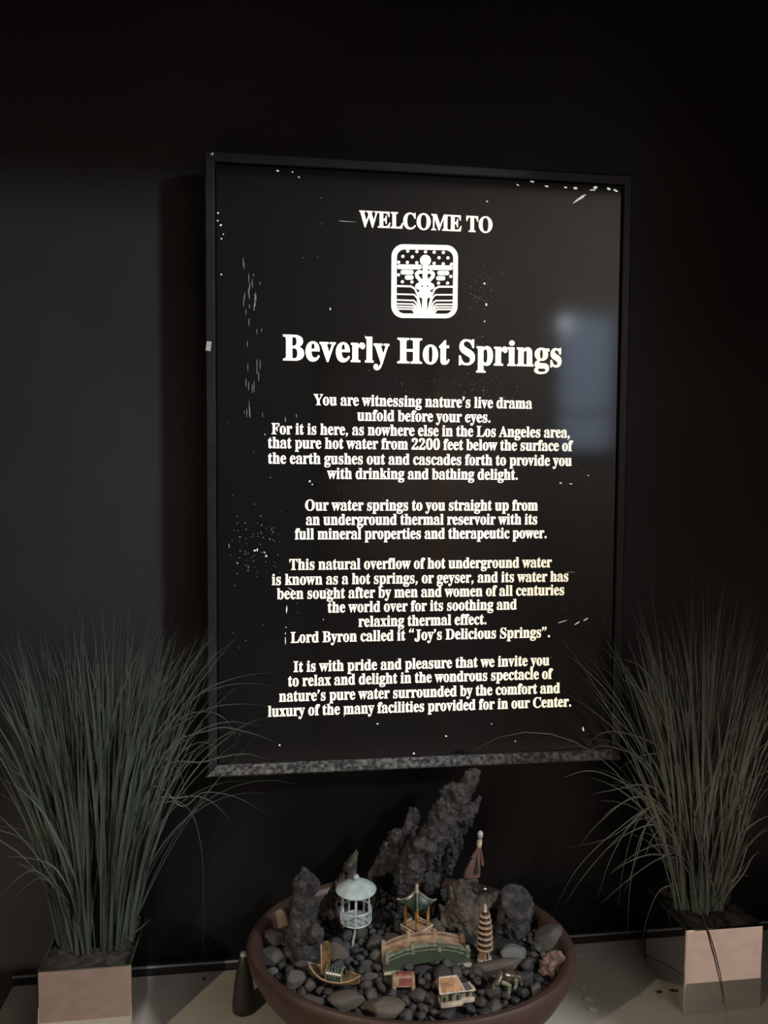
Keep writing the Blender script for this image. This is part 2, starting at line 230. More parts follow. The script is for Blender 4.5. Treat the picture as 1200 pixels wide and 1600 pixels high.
G = {"0":[375,[[188,-7,159,-5,133,1,110,11,91,24,74,41,60,61,39,111,27,171,23,241,27,311,39,371,60,420,74,439,91,456,110,469,133,479,159,484,189,486,217,484,242,479,264,469,283,456,300,439,314,419,336,370,348,310,353,240,348,171,336,110,314,61,300,41,283,24,263,11,241,1,216,-5],[188,37,205,40,219,50,230,67,237,91,246,155,248,286,242,360,237,390,230,413,219,429,206,439,189,443,172,439,157,429,147,413,139,390,130,326,128,195,134,120,139,91,147,67,157,50,171,40]]],"2":[375,[[24,0,24,69,174,228,206,277,221,322,226,371,223,405,212,427,196,441,174,445,158,443,145,438,134,429,120,400,113,356,112,329,77,333,50,344,40,353,32,365,26,396,30,419,43,441,63,459,92,474,129,483,174,486,209,484,240,479,267,469,288,456,306,440,318,421,325,399,326,352,308,306,238,220,87,74,254,75,279,86,296,110,305,141,345,141,341,0]]],"A":[437,[[-9,0,-9,18,17,25,36,47,49,75,206,466,224,465,384,87,411,34,425,22,443,18,443,0,229,0,229,18,253,20,270,25,280,34,283,51,253,132,103,132,76,59,75,48,78,35,87,26,102,20,128,18,128,0],[113,161,242,161,177,319]]],"B":[443,[[16,0,16,17,45,22,62,32,72,51,75,82,75,369,69,412,57,429,26,438,15,439,15,455,220,455,297,449,352,429,385,396,396,351,389,313,369,283,335,261,287,247,344,231,385,206,410,173,418,132,415,102,407,76,392,54,371,35,345,19,314,9,278,2,238,0],[182,252,234,257,251,263,263,272,273,285,279,301,285,345,281,385,269,412,260,422,234,433,198,432,188,425,182,391],[242,26,259,30,273,38,283,49,296,81,301,128,295,176,287,194,277,208,263,218,245,225,182,231,184,46,190,33,211,25]]],"C":[468,[[257,-11,224,-9,193,-3,164,6,137,20,113,37,91,56,72,79,56,104,43,132,34,162,28,194,26,228,28,262,34,294,43,323,56,351,72,376,92,399,114,418,139,435,166,448,195,458,226,464,283,464,337,451,388,435,399,437,408,443,415,452,419,465,437,465,437,308,420,308,392,364,375,387,356,407,335,423,313,434,290,441,265,443,212,430,174,389,151,321,144,226,152,138,177,74,219,36,278,24,318,29,358,45,395,71,428,106,447,89,409,45,365,14,314,-5]]],"D":[496,[[20,0,20,17,56,25,68,36,73,59,74,75,74,374,71,407,61,426,43,435,15,439,15,455,222,455,278,452,328,441,370,422,405,396,433,364,452,325,464,279,468,228,453,128,408,57,333,14,228,0],[253,27,279,37,302,53,319,75,333,104,343,139,349,181,351,229,343,318,319,382,279,420,223,433,195,428,186,417,182,385,182,72,186,40,195,30,211,25]]],"E":[442,[[14,0,14,17,44,20,62,30,72,48,75,78,75,369,72,405,62,425,44,435,16,439,16,455,399,455,399,320,383,320,378,349,369,373,356,392,340,406,320,417,295,424,195,427,185,412,183,246,214,247,232,252,247,259,259,269,277,300,288,345,304,345,304,118,287,118,278,169,267,192,251,208,216,220,183,222,185,47,192,35,217,28,276,30,313,39,345,53,371,75,393,105,411,143,430,143,402,0]]],"F":[404,[[15,0,15,17,45,23,62,34,72,53,75,84,75,375,71,405,61,423,43,433,14,439,14,455,394,455,394,320,377,320,362,372,347,397,324,414,294,425,195,428,184,417,182,398,182,247,211,249,229,253,244,260,256,270,274,301,284,347,302,347,302,118,285,118,274,168,266,187,257,200,244,211,229,218,182,224,185,50,196,31,219,21,257,17,257,0]]],"H":[523,[[15,0,15,17,45,22,62,32,72,50,75,81,75,379,71,406,62,424,44,434,16,439,16,455,242,455,242,439,198,429,187,415,182,379,182,251,342,251,337,415,326,429,282,439,282,455,507,455,507,439,468,429,456,417,450,394,449,379,449,81,452,52,461,33,478,22,507,17,507,0,282,0,282,17,311,21,329,31,339,49,342,81,342,221,182,221,183,64,189,39,202,26,225,19,242,17,242,0]]],"I":[261,[[13,0,13,17,53,27,67,39,74,61,75,75,75,387,72,412,63,427,45,435,13,439,13,455,244,455,244,439,204,432,190,421,183,401,183,387,183,77,190,39,206,26,246,17,246,0]]],"J":[330,[[109,-65,64,-59,29,-40,5,-12,-2,11,-2,34,5,53,18,67,35,74,64,71,79,62,89,47,91,13,77,-19,78,-29,84,-35,105,-40,126,-36,139,-25,147,7,148,21,148,367,142,409,129,426,93,437,79,439,79,455,314,455,314,439,277,431,262,417,255,367,255,89,246,21,219,-27,173,-56]]],"L":[426,[[15,0,15,17,45,22,62,32,72,50,75,81,75,379,71,407,62,425,44,434,16,439,16,455,250,455,250,439,201,431,188,416,182,379,182,83,188,41,200,31,234,28,297,34,330,47,358,67,381,95,409,154,427,154,402,0]]],"M":[634,[[14,0,14,17,43,22,61,32,72,50,75,79,75,382,71,416,59,429,15,439,15,455,185,455,317,142,449,455,617,455,617,439,590,433,573,423,563,405,560,378,560,85,568,36,582,23,617,17,617,0,396,0,396,17,438,28,450,44,455,83,455,399,288,0,270,0,105,389,105,80,109,48,120,30,139,20,169,17,169,0]]],"O":[525,[[236,-10,190,-1,148,17,111,43,79,75,55,113,37,156,29,203,29,252,37,299,55,342,79,380,112,413,149,438,192,456,240,465,290,465,336,456,378,439,415,414,446,382,471,344,488,301,497,253,497,203,488,156,471,113,446,75,414,43,376,17,333,-1,286,-10],[265,12,315,26,351,66,372,133,379,228,377,278,371,321,362,358,348,389,330,412,310,430,286,440,260,443,210,430,174,389,152,322,145,228,147,178,153,135,163,98,177,67,195,43,215,26,238,16]]],"S":[390,[[43,-11,43,158,62,158,83,94,96,70,111,50,129,34,149,24,172,17,215,16,245,27,266,47,277,74,279,89,275,110,265,129,248,146,135,205,92,236,65,270,56,289,51,309,51,352,60,387,77,417,101,440,131,457,166,465,255,456,300,445,313,450,320,466,339,466,339,319,322,319,303,370,272,410,235,436,208,444,178,443,151,434,131,417,121,394,121,368,129,346,159,319,290,253,328,222,350,188,359,148,358,112,348,75,328,43,298,18,261,0,217,-9,134,-2,80,12,67,4,61,-11]]],"T":[423,[[92,0,92,17,123,21,142,31,152,50,156,81,156,433,124,431,102,426,82,416,65,403,51,387,41,367,33,344,29,318,11,318,11,455,410,455,410,317,394,317,381,368,357,404,319,426,263,433,263,81,267,49,276,30,296,21,328,17,328,0]]],"W":[611,[[171,-11,32,393,15,427,3,435,-15,439,-15,455,181,455,181,439,150,432,141,417,148,373,223,153,301,353,278,418,267,429,229,439,229,455,439,455,439,439,419,437,404,432,396,423,396,394,474,166,548,399,546,421,532,434,503,439,503,455,624,455,624,439,600,427,575,379,446,-11,428,-11,316,309,190,-11]]],"Y":[426,[[101,0,101,17,131,22,148,32,157,50,161,81,161,179,46,387,21,423,1,435,-13,438,-13,455,207,455,207,438,167,432,156,421,164,392,248,226,345,389,349,408,345,421,336,430,320,436,295,438,295,455,439,455,439,438,416,430,383,392,268,203,269,64,275,39,288,26,311,19,328,17,328,0]]],"a":[344,[[255,-10,232,-7,216,1,205,15,200,35,176,16,151,2,124,-6,79,-7,51,3,31,22,21,48,20,63,23,84,31,104,45,121,63,136,119,164,199,190,198,254,192,275,180,288,160,295,129,294,115,290,107,283,105,271,122,237,120,215,103,197,77,191,51,198,40,210,33,236,37,259,49,278,81,302,126,316,162,318,195,317,223,312,246,304,263,292,276,277,285,259,291,236,296,37,312,36,320,42,329,28,312,11,294,-1,275,-8],[162,35,193,56,199,63,199,169,164,157,138,139,123,114,118,84,120,62,126,46,137,37]]],"b":[361,[[43,-11,43,388,39,423,32,432,8,439,8,455,138,455,138,279,156,296,175,308,197,316,238,317,270,307,297,288,318,261,333,227,341,188,341,141,331,96,312,56,286,25,252,3,213,-9,192,-10,170,-8,148,-1,126,11,105,28,53,-11],[183,14,199,16,213,23,224,34,232,49,242,95,244,189,237,234,223,264,212,273,199,278,169,277,149,264,138,242,138,69,141,45,149,28,163,18]]],"c":[293,[[156,-10,119,-5,87,11,59,35,38,68,24,106,19,150,25,196,40,237,64,271,96,297,133,313,175,319,218,314,250,298,271,275,276,261,277,236,266,215,245,205,219,207,206,216,199,230,196,282,190,290,182,295,169,297,144,290,126,269,116,235,112,187,118,123,126,97,137,76,151,60,166,48,184,41,204,38,222,40,239,47,255,57,271,72,285,60,258,30,227,8,193,-6]]],"d":[370,[[140,-10,107,-5,78,10,53,35,35,66,23,104,19,147,24,196,36,237,55,272,81,297,112,313,146,318,168,316,189,309,207,297,223,280,222,411,217,425,206,434,176,439,176,455,319,455,319,75,325,41,343,30,353,28,353,11,294,6,223,-10,223,39,207,18,188,2,166,-7],[179,29,202,41,219,66,223,76,223,242,213,264,191,278,174,281,159,279,147,273,138,263,125,232,118,184,120,98,130,58,137,45,146,36,158,30]]],"e":[301,[[154,-10,117,-5,85,10,58,35,37,69,24,109,19,157,24,201,38,240,59,273,87,298,120,313,157,318,185,316,209,309,230,297,249,280,264,259,274,234,281,206,283,166,117,166,123,112,138,73,164,50,199,42,219,45,237,53,254,67,270,86,285,73,258,36,228,11,193,-5],[116,192,201,192,197,266,188,286,172,296,161,297,141,291,127,274,119,244]]],"f":[214,[[15,0,15,16,43,24,51,40,52,277,16,277,16,310,52,310,54,378,60,400,71,419,85,436,102,448,123,457,147,463,194,464,227,454,250,436,262,413,260,381,246,362,224,355,201,361,187,376,187,405,197,433,193,441,171,442,157,436,149,413,148,310,203,310,203,277,148,277,150,40,158,26,173,18,199,16,199,0]]],"g":[327,[[115,-139,66,-130,33,-111,22,-100,16,-88,14,-75,18,-59,28,-46,45,-35,69,-26,49,-14,35,-1,26,14,24,30,28,54,42,74,83,101,102,110,67,128,42,150,27,179,22,212,27,242,40,268,60,289,88,305,120,315,177,317,215,310,233,304,317,304,317,268,268,268,286,237,291,203,288,176,276,151,258,131,234,116,205,106,126,102,107,89,101,71,103,61,111,55,123,50,242,44,273,35,295,22,308,3,315,-22,313,-60,305,-80,291,-98,272,-113,248,-125,219,-133,185,-139],[168,126,185,136,194,158,199,211,194,264,185,285,168,296,146,296,130,285,120,264,114,211,120,158,130,136,146,126],[205,-113,238,-104,257,-88,263,-66,260,-51,249,-41,205,-34,97,-34,79,-52,73,-73,79,-89,95,-103,122,-113,140,-115]]],"h":[381,[[18,0,18,16,41,22,51,37,52,56,52,399,46,429,28,439,19,440,19,455,148,455,148,267,168,289,190,305,215,315,243,318,281,312,309,292,325,258,330,212,332,38,341,22,363,16,363,0,202,0,202,16,219,19,228,26,233,38,234,241,225,264,212,270,188,269,173,262,160,251,148,235,149,38,158,22,180,16,180,0]]],"i":[198,[[90,363,72,370,58,384,51,402,51,423,58,441,72,455,90,462,111,462,129,455,143,441,150,423,150,402,143,384,129,370,111,363],[18,0,18,16,41,22,51,37,49,280,43,288,20,293,21,310,148,310,148,56,154,26,171,17,180,16,180,0]]],"k":[359,[[17,0,17,16,41,22,51,38,52,56,52,398,47,429,30,438,20,439,21,455,148,455,148,169,240,264,244,278,242,285,224,293,206,293,206,310,345,310,345,293,326,291,308,284,275,260,222,209,353,26,368,17,376,16,376,0,211,0,211,16,234,20,239,35,232,49,163,147,148,134,151,31,164,19,180,16,180,0]]],"l":[199,[[18,0,18,16,41,22,51,37,52,56,52,398,47,429,38,436,20,439,20,455,148,455,148,56,154,26,171,17,180,16,180,0]]],"m":[554,[[18,0,18,16,41,22,51,37,51,271,41,288,19,294,19,310,146,310,146,265,166,288,188,305,212,315,237,318,268,315,292,304,310,286,320,261,341,286,364,304,390,315,418,318,455,312,482,292,498,258,504,212,505,38,514,22,536,16,536,0,377,0,377,16,399,22,408,38,408,241,400,264,387,270,363,269,349,263,324,237,326,38,335,22,356,16,356,0,199,0,199,16,221,22,230,38,230,241,222,264,209,270,184,269,170,262,158,251,146,235,150,32,162,19,177,16,177,0]]],"n":[381,[[18,0,18,16,41,22,51,37,51,271,41,288,19,294,19,310,148,310,148,267,168,290,190,306,215,315,243,318,281,312,309,292,325,258,330,212,332,38,341,22,363,16,363,0,202,0,202,16,219,19,228,26,233,38,234,241,225,264,212,270,188,269,173,262,160,251,148,235,149,38,158,22,180,16,180,0]]],"o":[336,[[147,-9,108,2,74,23,48,53,29,89,20,131,20,177,29,219,48,256,74,286,108,306,147,317,189,317,228,307,261,286,287,257,306,221,316,178,316,130,306,88,287,51,261,22,228,2,190,-9],[182,13,193,18,202,27,214,56,220,154,217,227,208,271,192,292,181,297,155,297,144,292,135,283,128,271,120,227,123,56,128,39,135,27,144,18,155,13]]],"p":[371,[[17,-139,17,-124,44,-114,52,-86,52,-64,52,243,46,283,29,293,19,295,19,310,143,310,143,263,160,287,180,305,203,315,230,319,264,314,293,298,317,274,335,241,346,203,350,160,346,113,334,72,316,38,291,12,261,-5,227,-10,204,-7,183,1,164,14,148,32,152,-99,162,-115,197,-123,197,-139],[195,28,210,30,222,36,232,46,245,77,252,125,250,208,241,248,234,261,225,270,213,276,199,278,184,275,171,267,158,254,148,235,148,69,157,51,167,38,180,31]]],"r":[287,[[18,0,18,16,41,22,51,37,51,273,46,285,29,293,20,293,21,310,146,310,146,252,176,292,210,314,233,318,258,315,275,304,286,287,289,257,278,234,257,223,233,224,199,257,182,259,168,250,156,231,150,207,152,37,159,25,184,17,197,16,197,0]]],"s":[288,[[137,-9,73,9,60,4,51,-9,36,-9,36,105,53,105,66,68,87,39,112,21,140,15,171,21,185,33,191,49,190,72,183,84,172,95,76,148,54,169,41,193,37,220,39,241,44,259,53,276,65,291,80,303,98,312,118,317,218,306,230,319,244,319,244,222,228,222,215,254,196,277,174,291,149,296,123,290,108,274,105,252,115,232,146,212,221,172,241,151,253,127,257,95,255,72,250,51,241,33,228,18,212,6,194,-3,174,-8]]],"t":[228,[[124,-9,89,-4,76,2,58,22,49,52,48,279,20,279,20,300,112,398,129,424,144,424,144,310,208,310,208,279,144,279,147,57,157,43,168,40,179,42,189,49,206,75,222,66,205,33,182,9,155,-5]]],"u":[375,[[109,-8,91,-3,77,5,65,17,51,51,46,97,44,268,35,287,11,294,11,310,142,310,142,66,151,46,169,36,191,37,205,43,228,66,226,269,221,283,209,291,189,294,189,310,324,310,324,70,328,44,336,35,360,30,360,13,300,7,228,-10,228,40,198,11,160,-7,145,-9]]],"v":[306,[[142,-10,38,248,18,286,-3,293,-3,310,164,310,164,294,144,293,136,290,131,284,130,268,185,122,241,272,239,282,232,289,220,293,203,294,203,310,305,310,305,295,283,284,260,243,160,-10]]],"w":[435,[[122,-10,17,265,-1,290,-11,293,-11,310,138,310,138,293,117,287,114,276,120,253,167,127,211,235,190,288,168,295,168,310,323,310,323,293,302,288,297,283,298,262,336,141,387,275,380,289,356,295,356,310,445,310,445,295,428,289,412,258,304,-10,289,-10,223,197,140,-10]]],"x":[319,[[5,0,5,15,34,29,62,56,123,136,34,276,14,291,4,293,4,310,169,310,169,294,147,291,142,286,145,267,183,206,234,274,230,288,201,294,201,310,311,310,311,296,283,283,254,254,198,184,306,19,319,15,319,0,155,0,155,16,184,24,185,36,173,59,138,114,85,40,86,26,92,20,118,15,118,0]]],"y":[300,[[40,-139,19,-132,3,-117,-6,-96,-4,-67,11,-47,26,-40,51,-42,69,-55,77,-96,86,-99,99,-92,129,-44,140,-5,36,251,12,290,-5,293,-5,310,162,310,162,293,132,287,128,275,133,257,185,119,236,260,236,284,219,292,203,293,203,310,300,310,300,293,282,286,259,242,162,-24,129,-96,104,-125,76,-138]]]}
R0 = [-.02, -.015]
def circ(x, y, r, n=12): return [v for i in range(n) for v in (x+r*math.cos(2*math.pi*i/n), y+r*math.sin(2*math.pi*i/n))]
G['.'] = [175, [circ(85, 42, 46)]]
cm = [131, 52, 120, 12, 98, -28, 62, -62, 38, -82, 28, -68, 60, -40, 76, -8, 60, 0, 44, 14, 38, 40, 50, 72, 84, 88, 116, 78]
G[','] = [175, [cm]]
G['’'] = [170, [[v+(380 if i % 2 else 0) for i, v in enumerate(cm)]]]
q = [v for i in range(0, len(cm), 2) for v in (160-cm[i], 430-cm[i+1])]
G['“'] = [320, [q, [v+(140 if i % 2 == 0 else 0) for i, v in enumerate(q)]]]
G['”'] = [320, [[v+(380 if i % 2 else 0) for i, v in enumerate(cm)], [v+(380 if i % 2 else 140) for i, v in enumerate(cm)]]]
G[' '] = [165, []]
def text_line(s, x0, x1, z, cap, m, bold):
    gs = []; pen = 0
    for ch in s:
        adv, gl = G[ch]
        ym = (lambda y: y) if not ch.islower() else (lambda y: y*1.09 if 0 < y <= 318 else 347+(y-318)*.827 if y > 318 else y)
        if gl: gs.append([[(pen+pl[i], ym(pl[i+1])) for i in range(0, len(pl), 2)] for pl in gl])
        pen += adv
    lo = min(p[0] for g in gs for pl in g for p in pl); hi = max(p[0] for g in gs for pl in g for p in pl)
    off = bold*cap/.455; k = (cap-2*off)/455.
    kx = (x1-x0-2*off)/(hi-lo)
    bm = bmesh.new()
    for gi, g in enumerate(gs):
        cu = bpy.data.curves.new('lettering', 'CURVE'); cu.dimensions = '2D'; cu.fill_mode = 'BOTH'; cu.extrude = .0005; cu.offset = off
        for pl in g:
            sp = cu.splines.new('POLY'); sp.points.add(len(pl)-1); sp.use_cyclic_u = True
            for p, (x, y) in zip(sp.points, pl): p.co = (x0+off+(x-lo)*kx, y*k+off, 0, 1)
        o = bpy.data.objects.new('tmp', cu); col.objects.link(o); me = evaluated(o, 'glyph'); bpy.data.objects.remove(o); bpy.data.curves.remove(cu)
        me.transform(Matrix.Translation((0, 0, .00006*(gi % 3)))); bm.from_mesh(me); bpy.data.meshes.remove(me)
    bmesh.ops.transform(bm, matrix=Matrix.Rotation(D(90), 4, 'X'), verts=bm.verts)
    ob = fin('lettering', bm, m, sign, recalc=False); ob.location = (0, -.0005, z)
    return ob
TXT = ['WELCOME TO', 'Beverly Hot Springs', 'You are witnessing nature’s live drama', 'unfold before your eyes.', 'For it is here, as nowhere else in the Los Angeles area,', 'that pure hot water from 2200 feet below the surface of', 'the earth gushes out and cascades forth to provide you', 'with drinking and bathing delight.', 'Our water springs to you straight up from', 'an underground thermal reservoir with its', 'full mineral properties and therapeutic power.', 'This natural overflow of hot underground water', 'is known as a hot springs, or geyser, and its water has', 'been sought after by men and women of all centuries', 'the world over for its soothing and', 'relaxing thermal effect.', 'Lord Byron called it “Joy’s Delicious Springs”.', 'It is with pride and pleasure that we invite you', 'to relax and delight in the wondrous spectacle of', 'nature’s pure water surrounded by the comfort and', 'luxury of the many facilities provided for in our Center.']
ZS = [0.3593, 0.1607, 0.0961, 0.074, 0.0524, 0.0318, 0.0089, -0.0131, -0.0605, -0.0821, -0.1036, -0.1492, -0.1716, -0.1929, -0.2144, -0.2368, -0.2591, -0.3035, -0.3251, -0.348, -0.3703]
XS = [[-0.0992, 0.1027], [-0.2109, 0.2147], [-0.1658, 0.1688], [-0.1009, 0.1034], [-0.2278, 0.23], [-0.2329, 0.2356], [-0.2329, 0.2339], [-0.1456, 0.1477], [-0.1782, 0.1805], [-0.177, 0.1798], [-0.1934, 0.1953], [-0.2016, 0.2046], [-0.2275, 0.2315], [-0.2201, 0.2251], [-0.1444, 0.149], [-0.0977, 0.101], [-0.1997, 0.2033], [-0.1955, 0.203], [-0.2036, 0.2093], [-0.2169, 0.221], [-0.2335, 0.2398]]
for i, s in enumerate(TXT):
    cap = .0236 if i == 0 else .0378 if i == 1 else .0163
    o = text_line(s, XS[i][0], XS[i][1], ZS[i], cap, M['letter'] if 1 <= i <= 10 else M["lettersoft"], .0085 if i < 2 else .0065)
    if i < 2: o['label'] = 'large glowing heading line'
# emblem, drawn in units of the emblem's own grid
EU = .61/630/4.615*1.012
EC = atY(540+570/4.615, 310+600/4.615, 0)
def E_(x, y): return (EC.x+(x-570)*EU, EC.z-(y-600-.024*(x-570))*EU)
def flat(bm, poly, y=-.0011, back=-.0001):
    a = [bm.verts.new((x, y, z)) for x, z in poly]; b = [bm.verts.new((x, back, z)) for x, z in poly]; n = len(poly)
    bm.faces.new(a); 
    for i in range(n): bm.faces.new((a[i], b[i], b[(i+1) % n], a[(i+1) % n]))
def rrect(x0, y0, x1, y1, r, n=8):
    out = []
    for cx, cy, a0 in ((x1-r, y0+r, -90), (x1-r, y1-r, 0), (x0+r, y1-r, 90), (x0+r, y0+r, 180)):
        for k in range(n+1):
            a = D(a0+90*k/n); out.append((cx+r*math.cos(a), cy+r*math.sin(a)))
    return out
def ell(x, y, rx, ry, n=28): return [(x+rx*math.cos(2*math.pi*k/n), y+ry*math.sin(2*math.pi*k/n)) for k in range(n)]
def stroke(bm, pts, w_, y=-.0011):
    for (a, b) in zip(pts[:-1], pts[1:]):
        a, b = Vector(a), Vector(b); t = (b-a).normalized(); nn = Vector((-t.y, t.x))*w_/2
        flat(bm, [E_(*p) for p in (a-nn, b-nn, b+nn, a+nn)], y)
    for p in pts: flat(bm, [E_(*q) for q in ell(p[0], p[1], w_/2, w_/2, 14)], y)
bm = bmesh.new(); out = [E_(*p) for p in rrect(333, 345, 807, 855, 84)]; inn = [E_(*p) for p in rrect(370, 379, 774, 825, 56)]
n = len(out); A = [bm.verts.new((x, -.0011, z)) for x, z in out]; B = [bm.verts.new((x, -.0011, z)) for x, z in inn]
A2 = [bm.verts.new((x, -.0001, z)) for x, z in out]; B2 = [bm.verts.new((x, -.0001, z)) for x, z in inn]
for i in range(n):
    j = (i+1) % n
    bm.faces.new((A[i], A[j], B[j], B[i])); bm.faces.new((A[i], A2[i], A2[j], A[j])); bm.faces.new((B[i], B[j], B2[j], B2[i]))
emb = fin('emblem', bm, M['letter'], sign, recalc=False); emb['label'] = 'glowing square emblem with a winged staff rising from water lines'
bm = bmesh.new()
for x, y in ((447, 391), (512, 393), (574, 394), (636, 395), (702, 396), (413, 428), (480, 430), (671, 433), (735, 433), (383, 469), (445, 469), (512, 470), (636, 472), (702, 475), (762, 476), (383, 556), (757, 562), (411, 604), (479, 605), (669, 610), (734, 609)):
    flat(bm, [E_(*p) for p in ell(x, y, 11.5, 10.5, 12)])
fin('star_dots', bm, M['letter'], emb)
bm = bmesh.new()
F = lambda poly: flat(bm, [E_(*p) for p in poly])
F(ell(574, 453, 39, 38)); F([(555, 480), (591, 480), (591, 640), (555, 640)])
for x0, y0, x1, y1 in ((372, 484, 549, 516), (594, 486, 770, 518), (398, 522, 490, 553), (660, 524, 745, 554), (428, 559, 490, 589), (652, 561, 717, 590)): F(rrect(x0, y0, x1, y1, (y1-y0)/2-.5))
for sgn in (-1, 1): stroke(bm, [(571+sgn*dx, y) for dx, y in ((26, 537), (46, 535), (60, 547), (56, 566), (38, 586), (10, 610))], 24)
F(ell(571, 633, 69, 33)); F(ell(572, 688, 52, 31)); F([(538, 640), (606, 640), (600, 690), (544, 690)]); F([(553, 690), (588, 690), (588, 828), (553, 828)])
fin('winged_staff', bm, M['letter'], emb)
bm = bmesh.new()
for x in (553, 590): flat(bm, [E_(*p) for p in ell(x, 633, 7, 6)], -.0013)
for sgn in (-1, 1): flat(bm, [E_(*p) for p in ell(571+sgn*28, 556, 12, 11)], -.0013)
fin('staff_gaps', bm, M['panel'], emb)
bm = bmesh.new()
LN = [((-206, 634), (-100, 635), (-72, 650), (-52, 690), (-20, 824)), ((-206, 690), (-76, 692), (-54, 716), (-27, 824)), ((-206, 731), (-80, 733), (-62, 748), (-34, 824)),
      ((-206, 757), (-84, 758), (-70, 770), (-44, 824)), ((-206, 776), (-86, 777), (-76, 785), (-56, 824)), ((-206, 793), (-92, 794), (-84, 800), (-70, 824))]
for k, l in enumerate(LN):
    for sgn in (-1, 1): stroke(bm, [(571-sgn*x, y) for x, y in l], 12 if k == 0 else 9)
fin('water_lines', bm, M['letter'], emb)
# paint wear: bright specks where light leaks, dim scratches elsewhere
rs = random.Random(3)
def speck(bm, x, y, w_, h_, a=0, own=False):
    if own: bm = bmesh.new()
    p = atY(x, y, 0); s = pxm(p); n_ = 6; pts = []
    for k in range(n_):
        t = 2*math.pi*k/n_; r = rs.uniform(.6, 1.1); u, v = math.cos(t)*w_*r/2*s, math.sin(t)*h_*r/2*s
        pts.append((p.x+u*math.cos(a)-v*math.sin(a), p.z+u*math.sin(a)+v*math.cos(a)))
    flat(bm, pts, -.0004, 0)
    if own: fin('light_leak', bm, M['chip'], sign)
bm = bmesh.new()
for x, y, w_, h_ in ((761, 315, 4, 3), (757, 443, 4, 4), (760, 476, 4, 5), (757, 502, 3, 3), (345, 352, 4, 3), (346, 373, 3, 3), (349, 366, 3, 2), (341, 333, 3, 3), (340, 345, 3, 2), (346, 429, 3, 3),
                      (832, 284, 8, 3), (809, 289, 5, 2), (854, 291, 10, 3), (884, 293, 6, 3), (899, 294, 8, 4), (930, 293, 9, 5), (926, 297, 16, 2), (951, 295, 8, 4), (962, 298, 12, 3), (434, 267, 6, 3), (457, 269, 4, 2), (467, 277, 5, 2),
                      (911, 1139, 3, 8), (437, 1164, 4, 3), (590, 1131, 5, 2), (697, 1150, 4, 3), (647, 1177, 4, 3), (768, 1131, 2, 2), (805, 1158, 3, 2), (484, 752, 3, 4), (488, 757, 2, 4), (398, 860, 4, 4), (402, 859, 3, 5), (413, 863, 3, 3), (416, 869, 4, 5), (371, 880, 3, 2),
                      (414, 679, 2, 3), (876, 755, 6, 3), (892, 756, 6, 2), (919, 743, 2, 3), (447, 980, 2, 2), (505, 968, 2, 2), (516, 483, 2, 5), (669, 657, 3, 3), (664, 650, 2, 2)):
    speck(None, x, y, w_, h_, rs.uniform(-.4, .4), True)
speck(None, 905, 311, 27, 4, .62, own=True); speck(None, 448, 952, 2.4, 15, own=True); speck(None, 446, 1002, 2, 16, own=True); speck(None, 446, 990, 1.6, 4, own=True); speck(None, 455, 921, 12, 1.5, -.5, own=True); speck(None, 513, 921, 9, 1.6, -.3, own=True); speck(None, 901, 974, 13, 1.6, .5, own=True); speck(None, 915, 968, 12, 2, .55, own=True); speck(None, 879, 971, 18, 1.3, .25, own=True); speck(None, 538, 1118, 1.2, 7, -.4, own=True)
bm = bmesh.new()
for _ in range(110): speck(bm, rs.gauss(752, 14), rs.uniform(425, 640), rs.uniform(.8, 1.7), rs.uniform(.8, 1.6))
for _ in range(60): speck(bm, rs.uniform(600, 880), rs.uniform(590, 625), rs.uniform(.8, 2), rs.uniform(.7, 1.3))
for _ in range(70): speck(bm, rs.uniform(360, 440), rs.gauss(845, 30), rs.uniform(1, 2.4), rs.uniform(1, 2.4))
for _ in range(60): speck(bm, rs.uniform(350, 940), rs.uniform(300, 1160), rs.uniform(.8, 2), rs.uniform(.8, 2))
for _ in range(34): speck(bm, rs.uniform(378, 412), rs.uniform(405, 660), 1.1, rs.uniform(6, 22))
speck(bm, 541, 346, 32, 1.5, -.02); speck(bm, 892, 894, 20, 1.4)
for x, y, h_ in ((390, 642, 22), (358, 852, 9), (446, 655, 10), (463, 649, 9), (388, 886, 8), (390, 448, 18), (397, 480, 14)): speck(bm, x, y, 1.8, h_, rs.uniform(-.15, .15))
tag(fin('scratches', bm, M['chipdim'], sign), 'faint scratches and dust specks in the black paint', kind='stuff')
bm = bmesh.new(); p = atY(330, 239, -.003); ball(bm, (p.x+.0005, -.003, p.z-.001), .0036, 2, (1, .6, 1)); fin('screw', bm, M['steel'], sign, smooth=True)
bm = bmesh.new(); p = atY(322, 540, -.008); box(bm, (p.x+.003, -.0035, p.z), (.007, .0012, .014), (0, .12, 0), .0005); fin('paint_chip', bm, M['flake'], sign)
# ------------------------------------------------------------------ bowl (oval, turned a little)
BC = Vector((-.038, -.139, 0)); RIMZ = -.640; AX, AY, BA = .223, .168, D(-10)
def oval(u, v): return Vector((u*AX*math.cos(BA)-v*AY*math.sin(BA), u*AX*math.sin(BA)+v*AY*math.cos(BA), 0))
def ovd(x, y):
    x -= BC.x; y -= BC.y
    return math.hypot((x*math.cos(BA)+y*math.sin(BA))/AX, (-x*math.sin(BA)+y*math.cos(BA))/AY)
bowl = empty('clay_bowl', (BC.x, BC.y, HC), 'large oval brown clay bowl of stones and miniatures in the middle of the counter', 'bowl')
bm = bmesh.new(); H = RIMZ-HC
prof = [(0, 0), (.37, 0), (.39, .003), (.44, .010), (.62, .034), (.80, .066), (.92, .096), (.985, .122), (1.0, H-.012), (1.0, H-.005), (.985, H-.0005), (.955, H), (.925, H-.004), (.91, H-.012), (.90, .10), (.8, .07), (.5, .03), (0, .02)]
lathe(bm, prof, 144)
for v in bm.verts: z = v.co.z; v.co = oval(v.co.x, v.co.y); v.co.z = z
